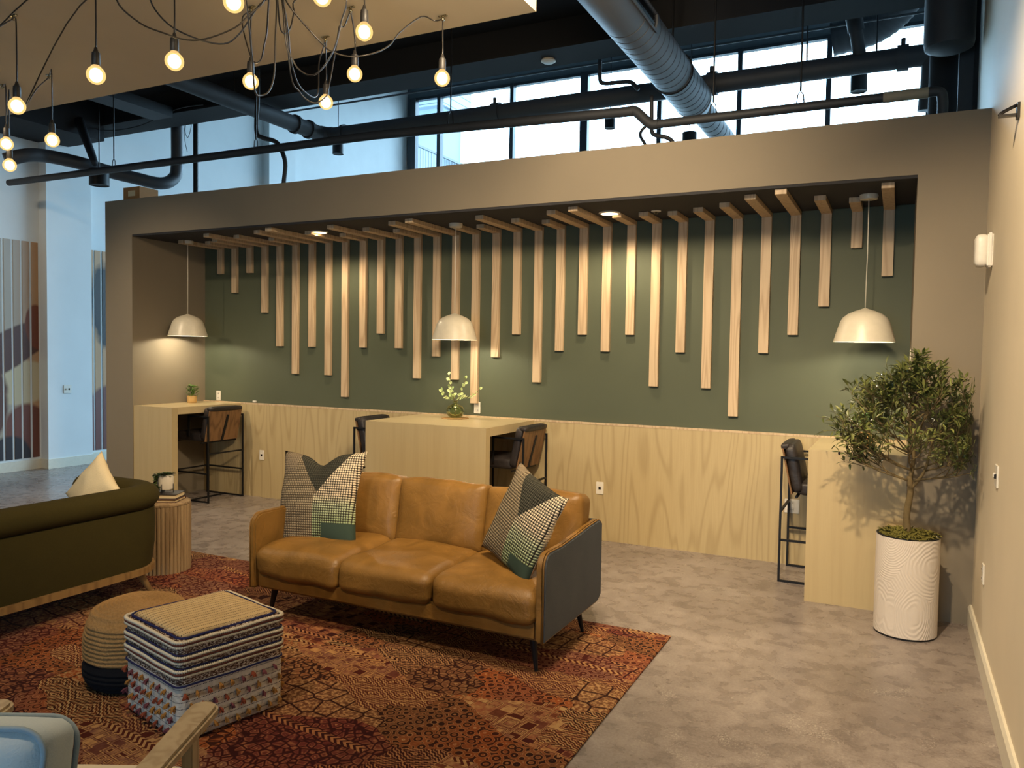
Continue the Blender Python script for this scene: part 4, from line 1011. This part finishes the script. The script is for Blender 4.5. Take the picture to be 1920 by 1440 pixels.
# steeply rising branch near the right end
bm = B(); p0 = at(1613, 100, 1, 8.3) - Vector((0, 8.3, ZA)); tube(bm, [(p0.x, 0, 0.05), (p0.x - 0.10, -0.35, 0.62), (p0.x - 0.13, -0.6, 1.1)], 0.06, 18); tube(bm, [(p0.x - 0.035, -0.13, 0.27), (p0.x - 0.06, -0.2, 0.40)], 0.075, 18); build('riser', bm, M['pipe'], t, True, auto=40)

# thin sprinkler main over the alcove
YBp = 6.15
t = thing('sprinkler_pipe', 'thinner dark horizontal pipe running just above the alcove top', 'pipe', (0, YBp, zx(.32, YBp)))
ZB = zx(.32, YBp)
xa = -10.2; def_x = lambda u: at(u, 210, 1, YBp).x
za, zb_, zc_ = zx(.331, YBp) - ZB, zx(.3165, YBp) - ZB, zx(.296, YBp) - ZB
xj0, xj1 = def_x(1187), def_x(1228)
bm = B(); tube(bm, [(xa, 0, za), (def_x(700), 0, za - 0.01), (xj0, 0, zb_)], 0.040, 16); build('left_run', bm, M['pipe'], t, True, auto=40)
bm = B(); tube(bm, sm([(xj0 - 0.04, 0, zb_), (xj0 + 0.02, 0, zb_ - 0.004), (xj1 - 0.04, 0, zc_ + 0.012), (xj1 + 0.03, 0, zc_)], 6), 0.040, 14); build('offset_elbow', bm, M['pipe'], t, True, auto=40)
xq = def_x(1655); xe2 = def_x(1755)
bm = B(); tube(bm, [(xj1, 0, zc_), (xq, 0, zc_)], 0.034, 16); build('right_run', bm, M['pipe'], t, True, auto=40)
bm = B(); tube(bm, [(xq, 0, zc_), (xe2 - 0.05, 0, zc_)], 0.037, 16); build('taped_length', bm, M['tape'], t, True, auto=40, label='beige taped length of pipe')
bm = B(); tube(bm, sm([(xe2 - 0.06, 0, zc_), (xe2 + 0.0, 0, zc_), (xe2 + 0.035, 0, zc_ - 0.04), (xe2 + 0.04, 0, TOP - ZB)], 6), 0.034, 14); build('end_elbow', bm, M['pipe'], t, True, auto=40)
for u in (213, 480, 845, 1337, 1500):
    x = def_x(u); zc = za if u < 1187 else zc_
    bm = B(); tube(bm, [(x, 0, zc + 0.12), (x, 0, 4.95 - ZB)], 0.007, 6); tube(bm, [(x - 0.028, 0, zc - 0.0), (x - 0.02, 0, zc + 0.09), (x, 0, zc + 0.12), (x + 0.02, 0, zc + 0.09), (x + 0.028, 0, zc)], 0.005, 6); build('clevis_hanger', bm, M['blackmetal'], t)

# round spiral air duct
t = thing('air_duct', 'large round grey spiral air duct running back from above the camera', 'duct', (-1.797, 0, 4.086))
rD = 0.17; yend = at(1275, 205, 2, 4.0).y
bm = B(); pts = [(0, y, 0) for y in (0.8, 2, 3, 4, 5.0)]
tube(bm, pts + [(0, 5.3, 0)], rD, 40); build('smooth_run', bm, M['duct'], t, True, auto=40)
bm = B(); pts = []; rr = []; y = 5.3
while y < yend:
    for q, dr in ((0, 0), (0.004, -0.006), (0.010, -0.006), (0.014, 0.0), (0.10, 0.0)):
        pts.append((0, y + q, 0)); rr.append(rD + dr)
    y += 0.115
tube(bm, pts, rr, 40); build('spiral_run', bm, M['duct'], t, True, auto=25)
bm = B(); pts = [(0, yend, 0), (0, yend + 0.03, 0), (0, yend + 0.22, -0.01)]; rr = [rD + 0.004, rD + 0.004, 0.112]; y = yend + 0.24
while y < 13.0:
    for q, dr in ((0, 0), (0.006, -0.005), (0.016, -0.005), (0.022, 0.0), (0.14, 0.0)):
        pts.append((0, y + q, -0.01)); rr.append(0.112 + dr)
    y += 0.16
tube(bm, pts, rr, 32); build('reduced_run', bm, M['duct'], t, True, auto=25)
u_, v_ = 1205, 30
t2 = B(); yg0, yg1 = 4.62, 5.56
mg = Matrix.Rotation(radians(-30), 4, 'Y')
def grl(a, y, r): return Vector((r * sin(a), y, -r * cos(a)))
aC = radians(86)
bmg = B()
for (a0, a1, y0_, y1_, rr_) in ((aC - 0.36, aC + 0.36, yg0, yg0 + 0.05, 0.185), (aC - 0.36, aC + 0.36, yg1 - 0.05, yg1, 0.185), (aC - 0.36, aC - 0.27, yg0, yg1, 0.185), (aC + 0.27, aC + 0.36, yg0, yg1, 0.185)):
    n = 6
    for k in range(n):
        b0 = a0 + (a1 - a0) * k / n; b1 = a0 + (a1 - a0) * (k + 1) / n
        vs = [bmg.verts.new(grl(b, y, r)) for b in (b0, b1) for y in (y0_, y1_) for r in (0.168, rr_)]
        for f in ((1, 3, 7, 5), (0, 1, 5, 4), (2, 6, 7, 3), (0, 2, 3, 1), (4, 5, 7, 6)): bmgf = bmg.faces.new([vs[i] for i in f])
g = build('vent_grille', bmg, M['duct'], t, label='rectangular grille on the duct side')
bm = B()
for k in range(6):
    b0 = aC - 0.27 + 0.54 * k / 6; b1 = aC - 0.27 + 0.54 * (k + 1) / 6
    bm.faces.new([bm.verts.new(p) for p in (grl(b0, yg0 + 0.05, 0.173), grl(b1, yg0 + 0.05, 0.173), grl(b1, yg1 - 0.05, 0.173), grl(b0, yg1 - 0.05, 0.173))])
build('louvre', bm, M['screen'], g)
for y in (3.0, 6.6):
    bm = B(); tube(bm, [(0, y, rD), (0, y, 4.95 - 4.086)], 0.008, 6); tube(bm, [((rD + 0.006) * cos(a), y, (rD + 0.006) * sin(a)) for a in [2 * pi * q / 24 for q in range(24)]], 0.006, 5, closed=True); build('hanger', bm, M['blackmetal'], t)

# grey bent duct at left
dY = 8.6
def P8(u, v, Y=dY): return at(u, v, 1, Y)
t = thing('bent_duct', 'grey round duct dropping and bending left behind the thin pipe', 'duct', (0, 0, 0))
bm = B(); path = sm([P8(330, 60, 7.75), P8(332, 230, 7.75), P8(332, 310, 7.75), P8(325, 335, 7.7), P8(300, 344, 7.5), P8(250, 333, 7.2), P8(205, 322, 6.95), P8(150, 306, 6.6), P8(90, 293, 6.3), P8(50, 291, 6.05), P8(10, 300, 5.85)], 5)
tube(bm, path, [0.082] * len(path), 22); build('duct_run', bm, M['duct'], t, True)
# black riser and small branches
t = thing('riser_pipe', 'thin black vertical pipe behind the alcove at left', 'pipe', (0, 0, 0))
p = at(367, 300, 1, 7.7); bm = B(); tube(bm, [(p.x, p.y, 0.0), (p.x, p.y, 7.94)], 0.034, 12); build('pipe_run', bm, M['blackmetal'], t, True, auto=40)
t = thing('flexible_pipe', 'small dark pipe dropping then snaking down to the alcove at left centre', 'pipe', (0, 0, 0))
Yq = 6.5; bm = B(); tube(bm, sm([at(483, 130, 1, Yq), at(483, 180, 1, Yq), at(481, 245, 1, Yq), at(492, 258, 1, Yq), at(513, 264, 1, Yq), at(524, 274, 1, Yq), at(535, 305, 1, Yq), at(532, 345, 1, Yq), Vector((at(532, 345, 1, Yq).x, Yq, TOP))], 6), 0.024, 10); build('pipe_run', bm, M['pipe'], t, True)
t = thing('branch_pipe', 'small grey pipe elbow dropping in front of the thick pipe right of centre', 'pipe', (0, 0, 0))
Yq = 7.85; bm = B(); tube(bm, sm([at(1125, 0, 1, Yq), at(1125, 100, 1, Yq), at(1125, 148, 1, Yq), at(1133, 156, 1, Yq), at(1155, 155, 1, Yq), at(1182, 154, 1, Yq), at(1197, 168, 1, Yq)], 6), 0.022, 10); build('pipe_run', bm, M['pipe'], t, True)
t = thing('drop_pipe', 'small pipe drop below the thick pipe beside the big duct', 'pipe', (0, 0, 0))
Yq = 6.9; bm = B(); tube(bm, sm([at(1222, 180, 1, Yq), at(1222, 215, 1, Yq), at(1222, 245, 1, Yq), at(1230, 254, 1, Yq), at(1250, 258, 1, Yq), at(1262, 268, 1, Yq), at(1264, 290, 1, Yq)], 6), 0.019, 10)
tube(bm, sm([at(1216, 232, 1, Yq), at(1203, 245, 1, Yq), at(1201, 256, 1, Yq), at(1210, 272, 1, Yq), at(1212, 290, 1, Yq)], 6), 0.014, 10); build('pipe_run', bm, M['pipe'], t, True)
# short flexible duct at top right
t = thing('flexible_duct', 'ribbed grey flexible duct by the top right of the windows', 'duct', (0, 0, 0))
bm = B(); path = sm([at(1560, 75, 1, 11.0), at(1630, 55, 1, 11.0), at(1672, 28, 1, 10.9), at(1697, -6, 1, 10.8), at(1700, -60, 1, 10.8)], 12)
tube(bm, path, [0.2 + (0.008 if i % 3 == 0 else 0) for i in range(len(path))], 24); build('duct_run', bm, M['duct'], t, True)
# vertical ducts and steel beside the right wall
t = thing('vertical_duct', 'wide dark round duct standing vertically at the top right corner', 'duct', (0, 0, 0))
p = at(1779, 95, 1, 6.7); bm = B(); lathe(bm, [(0.0, 0), (0.12, 0.0), (0.162, 0.02), (0.17, 0.06), (0.17, 4.94 - p.z)], 40, (p.x, p.y, p.z), False); build('duct_body', bm, M['pipe'], t, True, auto=50)
p = at(1771, 150, 1, 7.6); bm = B(); tube(bm, [(p.x, p.y, 0), (p.x, p.y, 7.9)], 0.118, 24); tag(build('standpipe', bm, M['black'], None, True, auto=40), 'dark vertical standpipe below the wide duct at right', 'pipe')
xa_ = at(1797, 150, 1, 7.0).x; bm = B(); box(bm, xa_, xa_ + 0.10, 7.0, 7.06, 0, 4.94); box(bm, xa_ + 0.04, xa_ + 0.06, 7.06, 7.25, 0, 4.66); struct('column_steel', bm, M['pipe'])
bm = B(); box(bm, xa_ + 0.10, XW, 6.98, 7.3, 0, 4.94); struct('column_corner', bm, M['black'])

# black cylinder pendants and sensors
def can(label, u, vt, vb, Y, dia, rod=True):
    a = at(u, vt, 1, Y); b = at(u, vb, 1, Y); t = thing('cylinder_light', label, 'cylinder light', (a.x, a.y, b.z), 0, 'black cylinder lights')
    h = a.z - b.z; r = dia / 2
    bm = B(); lathe(bm, [(r * 0.86, 0.01), (r * 0.9, 0.0), (r, 0.0), (r, h), (0, h + 0.005)], 32, caps=False); build('housing', bm, M['blackmetal'], t, True, auto=40)
    bm = B(); lathe(bm, [(0, 0.03), (r * 0.86, 0.01)], 32, caps=False); build('reflector', bm, M['socket'], t, True)
    if rod: bm = B(); tube(bm, [(0, 0, h), (0, 0, (4.94 if a.y < 7.2 else 7.94) - b.z)], 0.007, 6); build('stem', bm, M['blackmetal'], t)
can('black cylinder light above the left end of the alcove', 186, 318, 348, 6.7, 0.235)
can('black cylinder light hanging behind the thin pipe over left centre', 634, 262, 289, 11.5, 0.2)
can('small black cylinder light hanging in front of the window right of centre', 1144, 216, 241, 11.5, 0.16)
can('black cylinder light peeking over the alcove top beside the large duct', 1293, 249, 275, 11.0, 0.2)
can('black cylinder light below the thick pipe near the right windows', 1611, 134, 172, 10.5, 0.19)
p = at(1042, 125, 1, 8.3)
bm = B(); p = at(1042, 125, 2, 4.64); lathe(bm, [(0, 0.0), (0.065, 0.0), (0.075, -0.02), (0.05, -0.035), (0, -0.035)], 32, (p.x, 7.3, 4.65), False); tag(build('smoke_detector', bm, M['plastic'], None, True, auto=40), 'round white smoke detector under the dark beam', 'smoke detector')
bm = B(); R5 = random.Random(8)
def wire(pts, r=0.006): tube(bm, sm(pts, 5), r, 6)
wire([at(160, 235, 1, 7.0), at(200, 245, 1, 7.0), at(262, 236, 1, 7.0), at(330, 205, 1, 7.0), at(380, 196, 1, 7.0)], 0.008)
tag(build('loose_cable', bm, M['pipe'], None, True), 'loose grey cable draped under the dark girder at left', 'cable')
bm = B(); wire([at(350, 225, 1, 7.9), at(347, 245, 1, 7.9), at(352, 258, 1, 7.9), at(358, 240, 1, 7.9), at(359, 225, 1, 7.9)], 0.004); wire([at(346, 225, 1, 7.9), at(346, 258, 1, 7.9), at(351, 285, 1, 7.9)], 0.004)
tag(build('loose_cable', bm, M['blackmetal'], None, True), 'thin black cable loop hanging beside the black riser pipe', 'cable')
bm = B(); tube(bm, [at(148, 225, 1, 6.75), at(172, 290, 1, 6.7), at(178, 306, 1, 6.6)], [0.06, 0.05, 0.04], 10); tag(build('diagonal_brace', bm, M['pipe'], None, True), 'dark diagonal brace dropping to the cylinder light at left', 'brace')
for u, lb in ((121, 'left'),): pass
# cable tray at far left
a = at(60, 200, 1, 7.2); bm = B(); box(bm, -8.6, -8.25, 3.0, 7.0, 4.58, 4.63); box(bm, -8.6, -8.57, 3.0, 7.0, 4.63, 4.70); box(bm, -8.28, -8.25, 3.0, 7.0, 4.63, 4.70)
tag(build('cable_tray', bm, M['pipe']), 'grey metal cable tray under the dark ceiling at far left', 'cable tray')

# ------------------------------------------------------------------ swag chandelier bulbs
CAN = at(505, -75, 2, ZC)
HUB = Vector((CAN.x, CAN.y, ZC))
t = thing('ceiling_canopy', 'black ceiling canopy gathering the swag lamp cords above the frame', 'canopy', HUB)
bm = B(); lathe(bm, [(0, 0), (0.09, 0), (0.09, -0.02), (0.07, -0.03), (0, -0.03)], 32, caps=False); build('plate', bm, M['blackmetal'], t, True, auto=40)
def swaglamp(label, u, v, dep, hook, swag=None, top=None):
    """u,v bulb centre; hook: pixel of ceiling hook or None"""
    c = atd(u, v, dep); t = thing('swag_bulb_lamp', label, 'hanging bulb', (c.x, c.y, ZC), 0, 'bare globe bulbs on swag cords')
    def L(p): return p - Vector((c.x, c.y, ZC))
    zc = c.z - ZC; r = 0.043
    zt = zc + r * 1.15 + 0.02
    if hook:
        hp = at(hook[0], hook[1], 2, ZC - 0.02); hl = L(hp)
    else: hl = Vector((0, 0, -0.02))
    hl.z = -0.02
    bm = B(); box(bm, hl.x - 0.028, hl.x + 0.028, hl.y - 0.008, hl.y + 0.008, -0.006, 0, 0.002, 1); tube(bm, [(hl.x, hl.y, 0), (hl.x, hl.y, -0.02)], 0.007, 10)
    bmesh.ops.create_uvsphere(bm, u_segments=10, v_segments=6, radius=0.011, matrix=Matrix.Translation((hl.x, hl.y, -0.02))); build('ceiling_hook', bm, M['brass'], t, True, auto=40)
    bm = B(); tube(bm, sm([hl + Vector((0, 0, 0.004)), Vector((hl.x * 0.4, hl.y * 0.4, hl.z * 1 - 0.03)), Vector((0, 0, -0.10)), Vector((0.002, 0, (zt - 0.1) / 2)), Vector((0, 0, zt + 0.045))], 5), 0.0038, 8); build('cord', bm, M['cord'], t, True)
    bm = B(); lathe(bm, [(0, zt + 0.065), (0.006, zt + 0.062), (0.012, zt + 0.04), (0.018, zt + 0.036), (0.0195, zt + 0.02), (0.0195, zt - 0.02), (0.017, zt - 0.024), (0.0, zt - 0.024)], 24, caps=False); build('socket', bm, M['socket'], t, True, auto=50)
    prof = [(0.0, zc - r)] + [(r * sin(a), zc - r * cos(a)) for a in [pi * k / 14 for k in range(1, 12)]] + [(0.017, zc + r * 1.02), (0.0135, zt - 0.01)]
    bm = B(); lathe(bm, prof, 32, caps=False); bl = build('bulb', bm, M['bulbglass'], t, True)
    bm = B(); bmesh.ops.create_uvsphere(bm, u_segments=16, v_segments=10, radius=0.030, matrix=Matrix.Translation((0, 0, zc)) @ Matrix.Diagonal((1, 1, 1.1, 1))); build('filament', bm, M['filament'], bl, True)
    if swag:
        pts = []
        n = len(swag)
        dh = (RM.transposed() @ (HUB - Vector((0, 0, H)))).z * -1
        for i, (uu, vv) in enumerate(swag):
            f = i / (n - 1); d = dep * f + dh * (1 - f); d += 0.06 * sin(f * pi); q = atd(uu, vv, d)
            if q.z > ZC - 0.02: q.z = ZC - 0.02
            pts.append(L(q))
        pts = [L(HUB + Vector((0, 0, -0.03)))] + pts + [hl]
        bm = B(); tube(bm, sm(pts, 5), 0.0038, 8); build('swag_cord', bm, M['cord'], t, True)
    # light of the bulb itself
    ld = bpy.data.lights.new('bulb_glow', 'POINT'); ld.energy = BULB_W; ld.color = (1.0, 0.78, 0.50); ld.shadow_soft_size = 0.035
    lo = bpy.data.objects.new('bulb_glow', ld); COL.objects.link(lo); lo.location = (c.x, c.y, c.z - 0.0); 
    return t
BULB_W = 2.4
swaglamp('bare globe bulb hanging alone at upper left, second row', 180, 141, 3.75, None)
swaglamp('bare globe bulb hanging on a straight cord left of the cord tangle', 327, 115, 3.7, None, [(560, -5), (497, 0), (450, 62), (420, 82), (370, 73), (315, 45), (282, 0), (300, -30)])
swaglamp('bare globe bulb with the lowest tip right of the tangle, dangling before the beam', 829, 147, 4.3, None, [(527, -20), (545, 15), (600, 78), (625, 98), (660, 106), (700, 100), (730, 85), (750, 60), (790, 0), (815, -20)])
swaglamp('bare globe bulb hanging from a short cord over the dropped ceiling edge', 683, 60, 3.9, None, [(519, -10), (525, 50), (535, 63), (545, 50), (551, 25), (562, -5)])
swaglamp('bare globe bulb below a hook at the far left, upper of the left edge bulbs', 32, 199, 4.25, (25, 35), [(300, -60), (100, -30), (0, 48), (12, 42)])
swaglamp('bare globe bulb hanging lowest left of the dark girder corner', 98, 263, 5.0, (92, 145), [(300, -60), (150, 10), (50, 193), (70, 165)])
swaglamp('bare globe bulb at the left edge above the lowest one', 12, 270, 5.3, (5, 164))
swaglamp('bare globe bulb lowest at the left edge of the room', 18, 310, 5.4, (22, 200))
swaglamp('bare globe bulb under the centre of the cord tangle', 470, 153, 4.3, (471, 19), [(504, -10), (500, 60), (495, 85), (490, 110), (480, 118), (470, 105), (457, 60), (455, 20)])
swaglamp('bare globe bulb hanging from a hook between tangle and dark beam', 611, 192, 4.75, (610, 75), [(528, -10), (540, 60), (545, 110), (558, 155), (575, 175), (590, 182), (597, 168), (598, 120), (605, 85)])
swaglamp('bare globe bulb beneath a hook right of the tangle', 665, 139, 4.4, (657, 20), [(530, -10), (545, 140), (560, 170), (575, 187), (593, 193), (610, 182), (615, 170), (630, 90), (636, 50), (645, 27)])
swaglamp('large bright globe bulb cut by the top edge of the view', 438, 4, 3.3, None, [(518, -10), (516, 80), (514, 140), (505, 170), (490, 179), (478, 170), (472, 100), (460, -10)])
swaglamp('globe bulb barely showing at the top edge right of the tangle', 604, -6, 3.6, None, [(527, -10), (536, 80), (548, 110), (560, 130), (580, 141), (600, 133), (625, 95), (640, 40), (648, -10)])
swaglamp('globe bulb out past the top edge with a long looping cord', 440, -70, 3.3, None, [(495, 0), (470, 25), (440, 52), (385, 73), (345, 74), (310, 63), (262, 43), (219, 0), (250, -40)])

# ------------------------------------------------------------------ lights
def spot(name, loc, energy, col, ang, size=0.05, blend=0.4, tgt=None):
    ld = bpy.data.lights.new(name, 'SPOT'); ld.energy = energy; ld.color = col; ld.spot_size = ang; ld.spot_blend = blend; ld.shadow_soft_size = size
    o = bpy.data.objects.new(name, ld); COL.objects.link(o); o.location = loc
    if tgt is not None: o.rotation_euler = (Vector(tgt) - Vector(loc)).to_track_quat('-Z', 'Y').to_euler()
    return o
WARM = (1.0, 0.77, 0.50); NEUT = (1.0, 0.87, 0.64)
for x, y, zb in ((-7.148, 6.26, 1.832), (-3.715, 6.30, 1.816), (-0.234, 6.26, 1.826)):
    ld = bpy.data.lights.new('pendant_glow', 'POINT'); ld.energy = 16; ld.color = NEUT; ld.shadow_soft_size = 0.035
    o = bpy.data.objects.new('pendant_glow', ld); COL.objects.link(o); o.location = (x, y, zb + 0.075)
for x, y in ((-5.268, 6.235), (-2.209, 6.267)):
    spot('downlight_beam', (x, y, OPEN - 0.03), 60, WARM, radians(150), 0.06, 0.6)
def area(name, loc, energy, col, sx, sy, tgt):
    ld = bpy.data.lights.new(name, 'AREA'); ld.shape = 'RECTANGLE'; ld.size = sx; ld.size_y = sy; ld.energy = energy; ld.color = col
    o = bpy.data.objects.new(name, ld); COL.objects.link(o); o.location = loc; o.rotation_euler = (Vector(tgt) - Vector(loc)).to_track_quat('-Z', 'Y').to_euler(); return o
# unseen ceiling lamps of the lounge, plus two fill spots added at left
spot('unseen_lamp', (-1.30, 2.8, 3.62), 560, WARM, radians(120), 0.28, 0.9, (-3.3, 5.8, 1.9))
spot('unseen_lamp', (-0.5, 2.4, 3.9), 470, WARM, radians(84), 0.05, 0.7, (0.47, 4.1, 1.7))
spot('unseen_lamp', (-0.9, 3.0, 3.8), 130, WARM, radians(80), 0.05, 0.8, (-1.1, 5.4, 0.0))
spot('recessed_lamp', (-2.6, 1.2, 3.5), 150, WARM, radians(110), 0.05, 0.7, (-2.6, 3.2, 0.0))
spot('recessed_lamp', (-5.6, 2.6, 3.5), 80, WARM, radians(110), 0.05, 0.7, (-5.9, 4.0, 0.0))
spot('unseen_lamp', (-7.2, 2.4, 4.2), 330, WARM, radians(62), 0.08, 0.9, (-6.9, 5.8, 0.8))  # added fill spot, warms the left counter and pier, no fixture behind it
spot('unseen_lamp', (-8.6, 3.6, 4.3), 90, WARM, radians(90), 0.06, 0.7, (-10.6, 6.0, 1.6))  # added fill spot for a warm tone on the left wall
for i, (x0, x1) in enumerate(((-10.4, -5.2), (-5.2, 0.3))):
    ld = bpy.data.lights.new('window_portal', 'AREA'); ld.shape = 'RECTANGLE'; ld.size = x1 - x0; ld.size_y = HEAD - 0.5
    ld.cycles.is_portal = True; o = bpy.data.objects.new('window_portal', ld); COL.objects.link(o)
    o.location = ((x0 + x1) / 2, YW - 0.1, (HEAD + 0.5) / 2); o.rotation_euler = (radians(-90), 0, 0)

ld = bpy.data.lights.new('window_portal', 'AREA'); ld.shape = 'RECTANGLE'; ld.size = 1.8; ld.size_y = 2.1; ld.cycles.is_portal = True
o = bpy.data.objects.new('window_portal', ld); COL.objects.link(o); o.location = (-1.1, -5.02, 1.55); o.rotation_euler = (radians(90), 0, 0)
w = bpy.data.worlds.new('world'); scn.world = w; w.use_nodes = True
bg = w.node_tree.nodes['Background']; bg.inputs[0].default_value = (0.52, 0.79, 1.0, 1); bg.inputs[1].default_value = 11.0
scn.view_settings.view_transform = 'Standard'; scn.view_settings.look = 'None'; scn.view_settings.gamma = 1.0; scn.view_settings.use_curve_mapping = False
scn.view_settings.exposure = 0.32
scn.cycles.max_bounces = 7; scn.cycles.diffuse_bounces = 4; scn.cycles.glossy_bounces = 3; scn.cycles.transmission_bounces = 6; scn.cycles.transparent_max_bounces = 10
scn.cycles.sample_clamp_indirect = 6.0; scn.cycles.use_denoising = True; scn.cycles.caustics_reflective = False; scn.cycles.caustics_refractive = False
